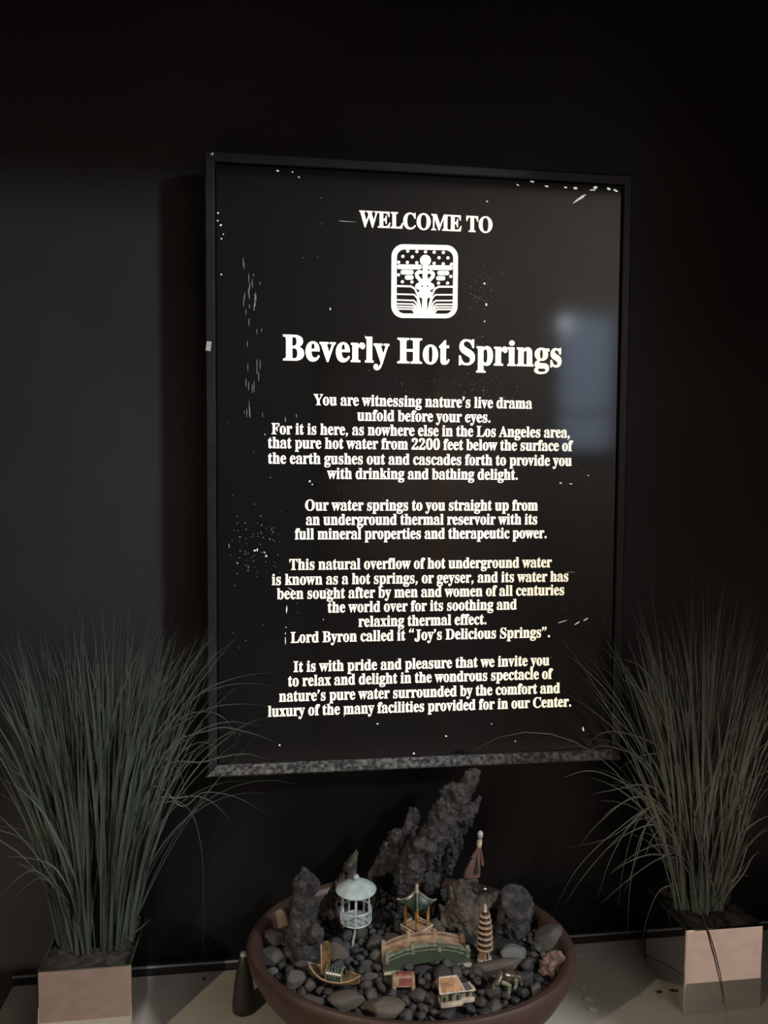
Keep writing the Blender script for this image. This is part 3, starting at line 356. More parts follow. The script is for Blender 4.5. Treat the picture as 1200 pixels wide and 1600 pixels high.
fin('bowl_wall', bm, M['terra'], bowl, smooth=True, autosmooth=50)
def gz(x, y):
    d = ovd(x, y)
    return RIMZ - .024 + .012*max(0, 1-d*d)
bm = bmesh.new(); ring0 = None
for k in range(1, 25):
    ring = []
    for i in range(72):
        a = 2*math.pi*i/72; q = oval(.895*k/24*math.cos(a), .895*k/24*math.sin(a)); z = gz(q.x+BC.x, q.y+BC.y)-.004+.006*noise.noise(Vector((q.x*90, q.y*90, 0)))
        ring.append(bm.verts.new((q.x, q.y, z-HC)))
    if ring0 is None: bm.faces.new(ring)
    else:
        for i in range(72): bm.faces.new((ring0[i], ring0[(i+1) % 72], ring[(i+1) % 72], ring[i]))
    ring0 = ring
tag(fin('grit_bed', bm, M['soil'], loc=(BC.x, BC.y, HC), smooth=True), 'dark loose grit between the stones inside the clay bowl', 'grit', kind='stuff')

# ------------------------------------------------------------------ planters with grass
def blade(bm, pts, w0, twist=0, tip=.12):
    pts = [Vector(p) for p in pts]; N = len(pts); prev = None
    for i, p in enumerate(pts):
        a, b = pts[max(i-1, 0)], pts[min(i+1, N-1)]; t = (b-a).normalized()
        s = t.cross(Vector((math.sin(twist), -math.cos(twist), .25))).normalized(); nrm = t.cross(s)
        u = i/(N-1); w_ = w0*(1-.25*u) * (1 if u < .45 else max(tip, 1-((u-.45)/.55)**1.5))
        L, C_, R_ = bm.verts.new(p-s*w_/2), bm.verts.new(p+nrm*w_*.22), bm.verts.new(p+s*w_/2)
        if prev: bm.faces.new((prev[0], prev[1], C_, L)); bm.faces.new((prev[1], prev[2], R_, C_))
        prev = (L, C_, R_)
def smooth_path(P, n=14):
    P = [Vector(p) for p in P]; out = []
    for i in range(len(P)-1):
        p0, p1, p2, p3 = P[max(i-1, 0)], P[i], P[i+1], P[min(i+2, len(P)-1)]
        for k in range(n):
            t = k/n; out.append(.5*((2*p1)+(-p0+p2)*t+(2*p0-5*p1+4*p2-p3)*t*t+(-p0+3*p1-3*p2+p3)*t**3))
    out.append(P[-1]); return out
CL = [(-.95, -.2), (-.55, .7), (-.35, -.75), (.05, .1), (.3, .9), (.45, -.6), (.95, .1), (.7, .5), (-.8, .35)]
def grass(bm, base, n, seed, zs, hmin, hmax, spread, lean, droop, wmin, wmax, xb=0, short=0):
    rg = random.Random(seed)
    for _ in range(n):
        c_ = CL[rg.randrange(len(CL))]; bx, by = c_[0]*spread+rg.gauss(0, .10)*spread, c_[1]*spread*.6+rg.gauss(0, .08)*spread
        dx = bx/spread*.75+rg.gauss(0, .38); dy = by/spread*.6+rg.gauss(0, .3)
        l0 = lean*min(1.25, math.hypot(dx, dy)); az = math.atan2(dy, dx)
        Ln = rg.uniform(hmin, hmax)*(1-.12*min(1, math.hypot(dx, dy)))
        if rg.random() < short: Ln *= rg.uniform(.4, .8)
        dr = droop*rg.random()**2.2*(1+1.2*math.hypot(dx, dy)); S = 12; p = Vector((base[0]+bx, base[1]+by, zs)); pts = [p.copy()]
        for k in range(S):
            u = (k+.5)/S; th = l0*(.55+.6*u)+dr*u**2.2
            st = Vector((math.sin(th)*math.cos(az)+xb*u, math.sin(th)*math.sin(az), math.cos(th)))*Ln/S
            p = p+st; q = p.copy()
            if abs(q.x) < .345 and q.z > -.49: p.y = min(p.y, -.012); q.y = min(q.y, -.012)
            if q.y > .045: q.y = .045-.012*rg.random()*0; p.y = min(p.y, .045)
            pts.append(q)
        blade(bm, pts, rg.uniform(wmin, wmax), rg.uniform(-.8, .8))
def planter(x, y, label, gm, wdt=.121, hgt=.125):
    """x, y: centre"""
    t = empty('potted_grass', (x, y, HC), label, 'potted plant', 'mirror cube planters of ornamental grass')
    bm = bmesh.new(); h = wdt/2; rings = []
    def rr(hh_, z, c):
        pts = []
        for sx, sy, a0 in ((1, 1, 0), (-1, 1, 90), (-1, -1, 180), (1, -1, 270)):
            for k in range(4):
                a = D(a0+30*k); pts.append((sx*(hh_-c)+c*math.cos(a), sy*(hh_-c)+c*math.sin(a), z))
        return [bm.verts.new(p) for p in pts]
    for hh_, z, c in ((h-.001, 0, .0018), (h, .0012, .0022), (h, hgt-.0014, .0022), (h-.0005, hgt-.0004, .0018), (h-.0014, hgt, .0015), (h-.0026, hgt-.0004, .001), (h-.003, hgt-.0014, .001), (h-.003, hgt-.03, .001)): rings.append(rr(hh_, z, c))
    for r0, r1 in zip(rings[:-1], rings[1:]):
        for k in range(16): bm.faces.new((r0[k], r0[(k+1) % 16], r1[(k+1) % 16], r1[k]))
    bm.faces.new(rings[0][::-1]); bm.faces.new(rings[-1])
    fin('planter_pot', bm, M['chrome'], t, smooth=True, autosmooth=12)
    bm = bmesh.new(); n = 26; g = [[None]*(n+1) for _ in range(n+1)]; q = wdt-.0065
    for i in range(n+1):
        for j in range(n+1):
            X, Y = (i/n-.5)*q, (j/n-.5)*q
            g[i][j] = bm.verts.new((X, Y, hgt-.010+.006*noise.noise(Vector((X*60+x*9, Y*60, 1)))+.004*noise.noise(Vector((X*190, Y*190, 3+x)))))
    for i in range(n):
        for j in range(n): bm.faces.new((g[i][j], g[i+1][j], g[i+1][j+1], g[i][j+1]))
    fin('moss', bm, M['moss'], t, smooth=True)
    return t
PLX, PLY = -.472, -.060; PRX, PRY = .4265, -.0745
pl = planter(PLX, PLY, 'mirrored cube planter of dense tall grass left of the clay bowl, mossy top showing', 'grass')
pr = planter(PRX, PRY, 'mirrored cube planter of drooping grass right of the clay bowl, straw hanging over its front', 'grassr')
def place_local(bm, t):
    for v in bm.verts: v.co = v.co-Vector((t.location.x, t.location.y, t.location.z-ZO))
def arc(bm, pts, w0, tw=0):
    """pts: (px, py, Y) stations along one long arching blade"""
    P_ = smooth_path([atY(x, y, Y) for x, y, Y in pts], 6)
    for p in P_: p.z = max(p.z, HC+.0012); p.y = min(p.y, .05)
    blade(bm, P_, w0, tw)
bm = bmesh.new()
grass(bm, (PLX, PLY+.008, 0), 215, 11, HC+.115, .36, .50, .042, D(11), D(16), .0040, .0068)
grass(bm, (PLX-.002, PLY+.010, 0), 120, 12, HC+.115, .38, .53, .044, D(15), D(28), .0024, .0042, short=.25)
grass(bm, (PLX+.010, PLY+.014, 0), 55, 13, HC+.115, .32, .47, .036, D(28), D(58), .0016, .0028, xb=.10)
rb_ = random.Random(5)
LB = (165, 1485)
for P in ([(235, 1200), (300, 1095), (365, 1060), (430, 1050)], [(240, 1190), (310, 1115), (375, 1100), (434, 1106)], [(235, 1210), (275, 1130), (315, 1112), (350, 1122), (372, 1158)], [(238, 1250), (275, 1185), (310, 1160), (340, 1168)],
          [(230, 1240), (285, 1260), (318, 1238), (370, 1246), (416, 1272)], [(225, 1270), (283, 1246), (320, 1247), (350, 1270), (364, 1294)], [(215, 1290), (268, 1252), (300, 1272), (315, 1330), (318, 1400), (317, 1497)],
          [(210, 1260), (245, 1190), (268, 1190), (284, 1215), (289, 1245)], [(240, 1220), (320, 1190), (380, 1178), (420, 1187)], [(245, 1200), (330, 1140), (390, 1145), (430, 1160)], [(200, 1230), (260, 1110), (300, 1045), (340, 980)], [(205, 1220), (280, 1100), (330, 1030), (376, 995)], [(205, 1230), (275, 1120), (325, 1050), (373, 990)], [(215, 1180), (285, 1060), (320, 1010), (352, 985)],
          [(220, 1230), (300, 1150), (355, 1128), (405, 1135)], [(228, 1200), (296, 1098), (350, 1072), (400, 1068), (430, 1075)]):
    Y0 = rb_.uniform(-.05, -.005); x0 = LB[0]+rb_.uniform(-12, 25)
    arc(bm, [(x0, 1486, PLY)] + [(x, y, PLY+(Y0-PLY)*min(1, .3+.7*i/2)) for i, (x, y) in enumerate(P)], rb_.uniform(.0016, .0026), rb_.uniform(-.4, .4))
for P in ([(110, 1420), (70, 1370), (20, 1345)], [(115, 1410), (85, 1355), (40, 1340), (5, 1340)], [(118, 1425), (80, 1385), (30, 1350)], [(112, 1440), (95, 1400), (60, 1372), (8, 1420)], [(120, 1400), (90, 1330), (45, 1300), (-5, 1290)], [(122, 1390), (80, 1290), (40, 1240), (0, 1215)], [(122, 1380), (75, 1270), (30, 1210), (-20, 1190)], [(110, 1440), (90, 1390), (55, 1360), (25, 1375), (0, 1400)]):
    Y0 = rb_.uniform(-.12, -.02)
    arc(bm, [(122+rb_.uniform(-6, 8), 1486, PLY)] + [(x, y, PLY+(Y0-PLY)*.7) for x, y in P], rb_.uniform(.002, .003), rb_.uniform(-.4, .4))
arc(bm, [(178, 1482, -.08), (205, 1462, -.1), (237, 1435, -.11)], .003)
place_local(bm, pl); fin('grass_blades', bm, M['grass'], pl, recalc=False)
bm = bmesh.new()
grass(bm, (PRX+.004, PRY+.012, 0), 170, 21, HC+.116, .36, .53, .034, D(11), D(18), .0036, .0060)
grass(bm, (PRX+.008, PRY+.010, 0), 110, 22, HC+.116, .16, .36, .036, D(24), D(50), .0034, .0052, short=.4)
grass(bm, (PRX-.004, PRY+.012, 0), 60, 23, HC+.116, .40, .57, .03, D(22), D(38), .0018, .0032)
RB = (1108, 1430)
for P in ([(1062, 1300), (1030, 1256), (960, 1300), (900, 1360), (862, 1432)], [(1062, 1310), (1035, 1258), (975, 1300), (915, 1365), (873, 1428)], [(1070, 1320), (1040, 1262), (1004, 1300), (985, 1380), (980, 1464)], [(1068, 1340), (1030, 1342), (985, 1372), (937, 1413)],
          [(1080, 1340), (1055, 1262), (1047, 1340), (1036, 1412)], [(1070, 1390), (1035, 1388), (1014, 1425), (1003, 1470)], [(1060, 1310), (1000, 1246), (940, 1282), (905, 1322)], [(1060, 1300), (1010, 1245), (960, 1262), (935, 1288)], [(1062, 1290), (1040, 1190), (1005, 1180), (970, 1200)],
          [(1065, 1280), (1040, 1180), (985, 1148), (940, 1146), (905, 1178)], [(1062, 1290), (1020, 1200), (960, 1168), (925, 1170), (900, 1195)], [(1060, 1300), (1000, 1240), (930, 1205), (880, 1215)], [(1062, 1320), (1030, 1262), (990, 1282), (955, 1340), (933, 1405)], [(1064, 1320), (1025, 1262), (995, 1285), (975, 1350), (965, 1420)],
          [(1064, 1330), (1030, 1290), (985, 1300), (945, 1330)], [(1066, 1350), (1025, 1335), (985, 1345), (952, 1366)], [(1066, 1345), (1040, 1320), (1000, 1330), (955, 1362)], [(1062, 1290), (1010, 1200), (950, 1130), (880, 1080)], [(1064, 1290), (1015, 1180), (960, 1120), (915, 1060)], [(1066, 1300), (1040, 1270), (1010, 1290), (995, 1340), (975, 1395)],
          [(1070, 1300), (1055, 1200), (1030, 1115), (985, 1070)], [(1070, 1280), (1050, 1150), (1010, 1050), (950, 1025)], [(1066, 1300), (1020, 1230), (955, 1235), (925, 1242)], [(1075, 1320), (1050, 1285), (1000, 1280), (950, 1310), (885, 1325)]):
    Y0 = rb_.uniform(-.11, -.02); x0 = RB[0]+rb_.uniform(-18, 14)
    arc(bm, [(x0, 1428, PRY)] + [(x, y, PRY+(Y0-PRY)*min(1, .3+.35*i)) for i, (x, y) in enumerate(P)], rb_.uniform(.0018, .0034), rb_.uniform(-.4, .4))
for P in ([(1100, 1320), (1118, 1240), (1132, 1220)], [(1095, 1330), (1085, 1280), (1105, 1230), (1132, 1218)], [(1150, 1330), (1155, 1250), (1142, 1196), (1135, 1187)], [(1128, 1300), (1125, 1180), (1122, 1120), (1118, 1108)], [(1155, 1360), (1170, 1320), (1200, 1290)], [(1158, 1370), (1175, 1340), (1190, 1330)], [(1150, 1340), (1185, 1240), (1215, 1190)], [(1150, 1330), (1190, 1180), (1230, 1100)], [(1145, 1280), (1175, 1130), (1200, 1040)], [(1145, 1280), (1180, 1120), (1195, 1020)], [(1150, 1300), (1190, 1150), (1210, 1060)]):
    arc(bm, [(1120+rb_.uniform(-15, 20), 1428, PRY)] + [(x, y, PRY-.03) for x, y in P], rb_.uniform(.002, .0032), rb_.uniform(-.4, .4))
place_local(bm, pr); fin('grass_blades', bm, M['grassr'], pr, recalc=False)
bm = bmesh.new(); arc(bm, [(1092, 1412, -.10), (1103, 1446, -.132), (1112, 1470, -.1385), (1125, 1520, -.1385), (1133, 1571, -.1385), (1137, 1600, atZ(1137, 1600, HC+.0015).y)], .0024)
place_local(bm, pr); o = fin('hanging_straw', bm, M['straw'], pr, recalc=False); o['label'] = 'dry dark straw hanging down the mirror front'

# ------------------------------------------------------------------ volcanic rocks
def displace(me, amp, sc_, seed, ridge=0):
    me.update(); off = Vector((seed*3.1, seed*1.7, seed*.9)); nr = [v.normal.copy() for v in me.vertices]
    for v, n in zip(me.vertices, nr):
        p = v.co*sc_+off; q = Vector((p.x, p.y, p.z*.55))
        d = noise.fractal(q, .8, 2.1, 4)*.75
        d -= ridge*(1-min(1, abs(noise.noise(q*.8+Vector((9, 2, 4))))*5))*.9
        d += (abs(noise.noise(p*2.6))-.25)*.55 + max(0, noise.noise(p*5.5)-.12)*.8
        v.co += n*d*amp
def rock(name, limbs, m, label, cat, Y, seed, vox=.0023, amp=.007, sc_=55, group=None, ridge=.5, flaty=.8, cut=None):
    """limbs: lists of (px, py, radius_px[, Y]) chained into tapering arms, fused into one stone"""
    bm = bmesh.new(); lowest = None
    for L in limbs:
        prev = None
        for q in L:
            y = q[3] if len(q) > 3 else Y
            p = atY(q[0], q[1], y); r = q[2]*pxm(p)
            if prev:
                p0, r0 = prev; d = (p-p0).length; st = max(1, int(d/(.35*min(r, r0)+.002)))
                for k in range(st): t = k/st; ball(bm, p0.lerp(p, t), r0+(r-r0)*t, 2, (1, flaty, 1))
            ball(bm, p, r, 2, (1, flaty, 1)); prev = (p, r)
            if lowest is None or p.z-r < lowest.z: lowest = Vector((p.x, p.y, p.z-r))
    for v in bm.verts: v.co -= lowest
    o = fin(name, bm, m, loc=lowest, recalc=False)
    md = o.modifiers.new('r', 'REMESH'); md.mode = 'VOXEL'; md.voxel_size = vox
    me = evaluated(o, name); o.modifiers.clear(); o.data = me
    displace(me, amp, sc_, seed, ridge)
    if cut:
        c0 = atY(cut[0], cut[1], Y)-lowest; nn = Vector(cut[2]).normalized()
        for v in me.vertices:
            e = (v.co-c0).dot(nn)
            if e > 0: v.co -= nn*e*.985
    for p in me.polygons: p.use_smooth = True
    return tag(o, label, cat, group)
rock('lava_rock', [[(655, 1412, 32), (658, 1380, 33), (668, 1330, 31), (690, 1285, 27), (715, 1245, 21), (735, 1222, 15), (742, 1212, 10)],
                   [(690, 1340, 18), (715, 1300, 15), (735, 1268, 10), (750, 1248, 6)], [(628, 1350, 24), (628, 1315, 20), (640, 1288, 11), (648, 1270, 6)],
                   [(622, 1405, 13, -.08), (634, 1375, 21, -.085), (655, 1338, 24, -.09), (676, 1309, 17, -.09), (690, 1295, 9, -.088)],
                   [(575, 1400, 18), (582, 1378, 19), (594, 1350, 14), (604, 1322, 8)], [(604, 1412, 18), (640, 1412, 22), (690, 1405, 18)], [(672, 1385, 15, -.06), (690, 1360, 15, -.045), (712, 1330, 8, -.04)]],
     M['lava'], 'tallest jagged black lava rock with spires leaning right at the back of the bowl', 'rock', -.040, 1, amp=.0085)
rock('lava_rock', [[(474, 1508, 30), (475, 1485, 30), (472, 1450, 26), (473, 1420, 22), (476, 1396, 17), (477, 1381, 19), (476, 1370, 11), (476, 1359, 4)], [(492, 1460, 14, -.15), (494, 1450, 10, -.15)]], M['lava'], 'dark pitted lava column with a pointed top near the left rim of the bowl', 'rock', -.132, 2, amp=.006)
rock('lava_rock', [[(503, 1424, 10), (511, 1413, 12), (524, 1392, 10), (545, 1362, 12), (552, 1345, 8), (556, 1331, 4)], [(528, 1440, 16), (520, 1420, 10), (520, 1400, 8)]], M['lavab'], 'slender leaning lava stone just left of the pale blue gazebo', 'rock', -.070, 3, amp=.004)
rock('lava_rock', [[(798, 1490, 27), (801, 1450, 27), (806, 1425, 28), (810, 1400, 28)]], M['lava'], 'thick black rock stump with a flat rounded top on the right of the bowl', 'rock', -.112, 4, amp=.004, ridge=.25, cut=(811, 1411, (.10, -.55, .83)))
rock('lava_rock', [[(715, 1490, 22), (722, 1450, 30), (720, 1415, 26), (712, 1396, 17), (730, 1380, 12), (738, 1378, 9)], [(735, 1440, 26), (752, 1412, 14), (775, 1400, 10)], [(690, 1420, 9), (695, 1445, 12)]], M['lavab'], 'brownish crumbly lava rock under the robed figurine', 'rock', -.098, 5, amp=.006)
rock('coarse_rock', [[(850, 1530, 10), (858, 1512, 17), (868, 1500, 15), (846, 1520, 8)]], M['pink'], 'pinkish coarse rough rock lodged at the right edge of the bowl', 'rock', -.200, 6, vox=.002, amp=.004, sc_=90)

# ------------------------------------------------------------------ stones and pebbles
def pebble_mesh(name, seed, m, sub=3, amp=.22, ncut=5):
    bm = bmesh.new(); bmesh.ops.create_icosphere(bm, subdivisions=sub, radius=1); off = Vector((seed*7.3, seed*2.9, seed*5.1)); rg = random.Random(seed)
    cuts = [(Vector((rg.gauss(0, 1), rg.gauss(0, 1), rg.gauss(0, 1))).normalized(), rg.uniform(.55, .9)) for _ in range(ncut)]
    for v in bm.verts:
        p = v.co.copy(); p *= 1+amp*noise.noise(p*1.1+off)+.04*noise.noise(p*3.2+off)
        for n, d in cuts:
            e = p.dot(n)-d
            if e > 0: p -= n*e*.88
        v.co = p
    bmesh.ops.recalc_face_normals(bm, faces=bm.faces); me = bpy.data.meshes.new(name); bm.to_mesh(me); bm.free(); me.materials.append(m)
    for p in me.polygons: p.use_smooth = True
    return me
placed = []
def stone(px, py, wpx, hpx, mi, label, tilt=0, seed=1, zc=None, name='river_stone', dep=.85):
    z = zc if zc is not None else RIMZ-.017
    p = atZ(px, py, z); s = pxm(p); me = pebble_mesh(name, seed, M['stone%d' % mi], 4)
    o = bpy.data.objects.new(name, me); col.objects.link(o); o.location = W(p)
    rx = wpx/2*s; rz = hpx/2*s*.92; o.scale = (rx*1.08, min(rx*dep, rz*1.25) if wpx > 1.5*hpx else rx*dep, rz*1.08); o.rotation_euler = (0, D(tilt), 0)
    placed.append((p.x, p.y, rx*.9)); return tag(o, label, 'stone')
for a in ((439, 1441, 28, 38, 6, 'pale tan stone half hidden behind the lava column at the left rim'), (428, 1467, 40, 34, 0, 'rough grey-brown stone at the left rim, third up from the front'), (423, 1496, 42, 32, 1, 'dark grey stone with a flat top resting against the left rim'),
          (426, 1518, 18, 12, 5, 'small light grey pebble wedged below the flat-topped stone at the left rim'), (458, 1533, 42, 40, 0, 'chunky brownish stone at the front left foot of the lava column'), (478, 1566, 52, 22, 0, 'long low brown stone tucked under the front left rim'),
          (538, 1566, 56, 30, 2, 'flat tan-brown stone at the front rim below the sail boat'), (598, 1578, 64, 38, 4, 'largest tan stone against the front rim, left of centre'), (538, 1462, 30, 26, 1, 'grey rounded stone left of the gazebo stake'),
          (546, 1480, 34, 18, 1, 'flat dark stone leaning under the rounded one by the gazebo stake'), (526, 1497, 44, 50, 2, 'upright brown stone standing behind the sail of the boat'), (612, 1474, 44, 30, 1, 'wide dark grey stone behind the left end of the bridge'),
          (646, 1466, 44, 36, 0, 'grey stone carrying the green-roofed pavilion'), (686, 1451, 42, 40, 2, 'rounded speckled stone right of the pavilion'), (802, 1490, 42, 28, 5, 'smooth light grey oval stone below the rock stump'),
          (776, 1510, 86, 20, 2, 'long brown stone in front of the pagoda'), (860, 1470, 52, 56, 0, 'big dull brown domed stone at the right rim'), (590, 1500, 26, 34, 0, 'tall grey stone just left of the bridge foot'), (578, 1527, 26, 20, 2, 'small block-shaped grey stone right of the boat'),
          (608, 1533, 26, 18, 1, 'flat grey pebble beside the red and brown block'), (545, 1502, 26, 20, 3, 'dark pebble right of the upright brown stone'), (567, 1489, 18, 18, 0, 'small round pebble right of the gazebo stake'), (572, 1512, 26, 26, 3, 'angular dark stone behind the block-shaped stone'),
          (735, 1548, 20, 22, 2, 'pale-topped pebble at the front right of the little house'), (674, 1562, 22, 26, 1, 'upright pebble left of the little house'), (770, 1552, 30, 26, 3, 'dark stone in front of the glazed ox'), (820, 1532, 24, 26, 3, 'dark rounded stone right of the glazed ox'), (742, 1520, 24, 20, 1, 'grey pebble below the pagoda'),
          (470, 1505, 34, 16, 3, 'dark flat stone at the foot of the lava column'), (700, 1500, 30, 18, 3, 'black flat stone under the bridge arch'), (662, 1517, 34, 16, 3, 'black slab-like stone under the middle of the bridge')):
    stone(*a, seed=int(a[0]*7+a[1]) % 97, tilt=random.uniform(-8, 8))
def spot(x, y, r): p = atZ(x, y, RIMZ-.02); return (p.x, p.y, r)
FEET = [spot(*q) for q in ((549, 1480, .008), (757, 1500, .011), (515, 1535, .018), (540, 1542, .014), (705, 1565, .024), (630, 1545, .018), (790, 1540, .018), (610, 1518, .014), (718, 1506, .016))]
ROCKS = [(p.x, p.y, r) for p, r in ((atZ(474, 1500, -.66), .026), (atZ(800, 1482, -.66), .025), (atZ(735, 1460, -.66), .034), (atZ(660, 1425, -.66), .03), (atZ(620, 1425, -.66), .026), (atZ(690, 1420, -.66), .022), (atZ(862, 1515, -.655), .018), (atZ(512, 1440, -.66), .014))]
protos = [pebble_mesh('pebble', 40+i, M['stone%d' % (3, 1, 3, 3, 1, 0)[i % 6]], 3, .3, 9) for i in range(14)]
PB = []; first = None; tries = 0; rp = random.Random(19)
while len(PB) < 260 and tries < 26000:
    tries += 1; r = rp.uniform(.0062, .0135) if tries < 6000 else rp.uniform(.0042, .0068); a = rp.uniform(0, 2*math.pi); d = math.sqrt(rp.random())*(.90-r/AY); q_ = oval(d*math.cos(a), d*math.sin(a))
    x, y = BC.x+q_.x, BC.y+q_.y
    if any(math.hypot(x-q[0], y-q[1]) < r*.72+q[2]*.92 for q in PB+placed+FEET+ROCKS): continue
    PB.append((x, y, r))
    if first is None:
        o = first = bpy.data.objects.new('pebble', protos[0]); tag(o, 'one of the small dark pebbles filling the gaps between the larger stones', 'pebble', 'small dark pebbles filling the bowl')
    else:
        o = first.copy(); o.data = protos[len(PB) % 14]
    col.objects.link(o); o.location = W((x, y, gz(x, y)+r*.25)); o.scale = (r, r*rp.uniform(.8, 1.1), r*rp.uniform(.6, .95)); o.rotation_euler = (rp.uniform(-.5, .5), rp.uniform(-.5, .5), rp.uniform(0, 6.28))
# ------------------------------------------------------------------ miniatures in the bowl
CE = .88      # how much an upright height shortens as seen from the camera
class Mini:
    """a small thing standing at photo point (px, py) on height z"""
    def __init__(s, name, px, py, label, cat, z=None, rz=0):
        s.b = atZ(px, py, RIMZ-.016 if z is None else z); s.s = pxm(s.b); s.root = empty(name, s.b, label, cat, rz=rz)
    def L(s, px, py, dy=0): return atY(px, py, s.b.y+dy)-s.b
    def add(s, name, bm, m, smooth=False, parent=None, autos=40): return fin(name, bm, m, parent or s.root, smooth=smooth, autosmooth=autos if smooth else None)
# pale blue gazebo on a stake
g = Mini('gazebo_ornament', 549, 1481, 'tiny pale blue metal gazebo with a domed roof, standing on a thin stake', 'ornament'); u = g.s
vz = lambda px: px*u/CE
top = Vector((.006, -.004, 0)); cx, cy = 7*u, 0
bm = bmesh.new(); tube(bm, [(-2*u, 0, -.012), (5*u, 0, vz(20)), (cx, cy, vz(39))], .0016, 8); g.add('stake', bm, M['metalw'], True)
zf, zr, ze, zt = vz(40), vz(56), vz(84), vz(104)
RG = 23.5*u
ring = lambda z, r, n=36: [(cx+r*math.cos(2*math.pi*k/n), cy+r*math.sin(2*math.pi*k/n), z) for k in range(n)]
for z in (zf, zr):
    bm = bmesh.new(); tube(bm, ring(z, RG), .0013, 6, True); g.add('ring_rail', bm, M['metalw'], True)
bm = bmesh.new(); lathe(bm, [(0, zf-.0004), (RG, zf-.0004), (RG, zf+.0004), (0, zf+.0004)], 36, (cx, cy, 0)); g.add('gazebo_floor', bm, M['metalw'])
for k in range(6):
    a = math.radians(-97+60*k); bm = bmesh.new(); tube(bm, [(cx+RG*math.cos(a), cy+RG*math.sin(a), zf), (cx+RG*math.cos(a), cy+RG*math.sin(a), ze+.002)], .0013, 6); g.add('post', bm, M['metalw'], True)
    a = math.radians(-67+60*k); bm = bmesh.new(); tube(bm, [(cx+RG*math.cos(a), cy+RG*math.sin(a), zf), (cx+RG*math.cos(a), cy+RG*math.sin(a), zr)], .0011, 6); g.add('baluster', bm, M['metalw'], True)
bm = bmesh.new(); lathe(bm, [(0, ze+.001), (29.5*u, ze-.0016), (31.5*u, ze-.0022), (31.7*u, ze-.0008), (25*u, ze+.0035), (17*u, ze+.0075), (9*u, ze+.0108), (4*u, ze+.0120), (0, ze+.0124)], 40, (cx, cy, 0)); g.add('gazebo_roof', bm, M['metalw'], True)
bm = bmesh.new(); ball(bm, (cx, cy, ze+.0150), 5*u, 3); g.add('finial', bm, M['metalw'], True)
# green-roofed pavilion
p = Mini('pavilion_ornament', 651, 1450, 'tiny glazed pavilion with a green upturned roof and orange columns', 'ornament', z=RIMZ+.004); u = p.s; vz = lambda px: px*u/CE
def diamond(r, z, rot=-8): return [Vector((r*math.cos(D(rot+90*k-90)), r*math.sin(D(rot+90*k-90)), z)) for k in range(4)]
bm = bmesh.new(); hexa(bm, diamond(25*u, -.002), diamond(25*u, vz(3))); p.add('base', bm, M['tan'])
bm = bmesh.new(); d0 = diamond(25*u, vz(4.5))
for k in range(4): tube(bm, [d0[k], d0[(k+1) % 4]], .0011, 6)
p.add('base_rail', bm, M['cream'], True)
for c in diamond(17.5*u, 0): 
    bm = bmesh.new(); tube(bm, [c+Vector((0, 0, vz(3))), c+Vector((0, 0, vz(37)))], .0023, 12); p.add('column', bm, M['orange'], True)
bm = bmesh.new(); N = 12; rows = []
for i in range(9):
    t = i/8; r_ = (29*(1-t)+3.0*t)*u; row = []
    for k in range(4*N):
        q = k/N; c0 = int(q) % 4; f = q-int(q); cr = diamond(1, 0); e = cr[c0].lerp(cr[(c0+1) % 4], f)
        corner = abs(2*f-1)**3; e = e*r_*(1-.10*(1-corner))
        z = vz(36)+vz(15)*(t**1.3)+vz(3.5)*corner*(1-t)**2.5 + (.0013 if k % 2 else 0)*(1-.6*t)
        row.append(bm.verts.new((e.x, e.y, z)))
    rows.append(row)
n = 4*N
for a, b in zip(rows[:-1], rows[1:]):
    for k in range(n): bm.faces.new((a[k], a[(k+1) % n], b[(k+1) % n], b[k]))
under = [bm.verts.new(v.co*.97+Vector((0, 0, -.0016))) for v in rows[0]]
for k in range(n): bm.faces.new((rows[0][k], under[k], under[(k+1) % n], rows[0][(k+1) % n]))
bm.faces.new(under); bm.faces.new(rows[-1])
p.add('pavilion_roof', bm, M['gglaze'], True, autos=35)
bm = bmesh.new()
for k in range(4):
    dr = diamond(1, 0)[k]; tube(bm, [Vector((dr.x*r_*u, dr.y*r_*u, vz(z))) for r_, z in ((31, 41), (25, 39.2), (17, 42), (9, 47), (3, 51.5))], [.0014, .0014, .0012, .0011, .001], 8)
p.add('hip_ridges', bm, M['gpale'], True)
bm = bmesh.new(); lathe(bm, [(0, vz(50)), (3.2*u, vz(50)), (3.6*u, vz(53)), (2.2*u, vz(56)), (2.8*u, vz(58)), (1.8*u, vz(61)), (0, vz(63))], 14); p.add('finial', bm, M['cream'], True)
# bridge
pa, pb = atZ(601, 1520, RIMZ-.016), atZ(735, 1505, RIMZ-.016); dv = pb-pa; LB_ = dv.length
g = Mini('bridge_ornament', 601, 1520, 'tiny arched clay bridge with green brick sides across the middle of the bowl', 'ornament', rz=math.atan2(dv.y, dv.x)); u = g.s; vz = lambda px: px*u/CE
DB = 33*u
def btop(t): return vz(18+14*math.sin(math.pi*min(1, max(0, (t*1.02+.02))))**.8)
def bbot(t): return 0 if t < .22 or t > .76 else vz(8)*math.sin(math.pi*(t-.22)/.54)**.6
def bwall(y0, y1, up, lo=None):
    bm = bmesh.new(); N = 36; R_ = []
    for i in range(N+1):
        t = i/N; zt = btop(t)+vz(up); zb = bbot(t) if lo is None else btop(t)+vz(lo)
        R_.append([bm.verts.new((t*LB_, y, z)) for y, z in ((y0, zb), (y1, zb), (y1, zt), (y0, zt))])
    for a, b in zip(R_[:-1], R_[1:]):
        for k in range(4): bm.faces.new((a[k], a[(k+1) % 4], b[(k+1) % 4], b[k]))
    bm.faces.new(R_[0]); bm.faces.new(R_[-1][::-1]); return bm
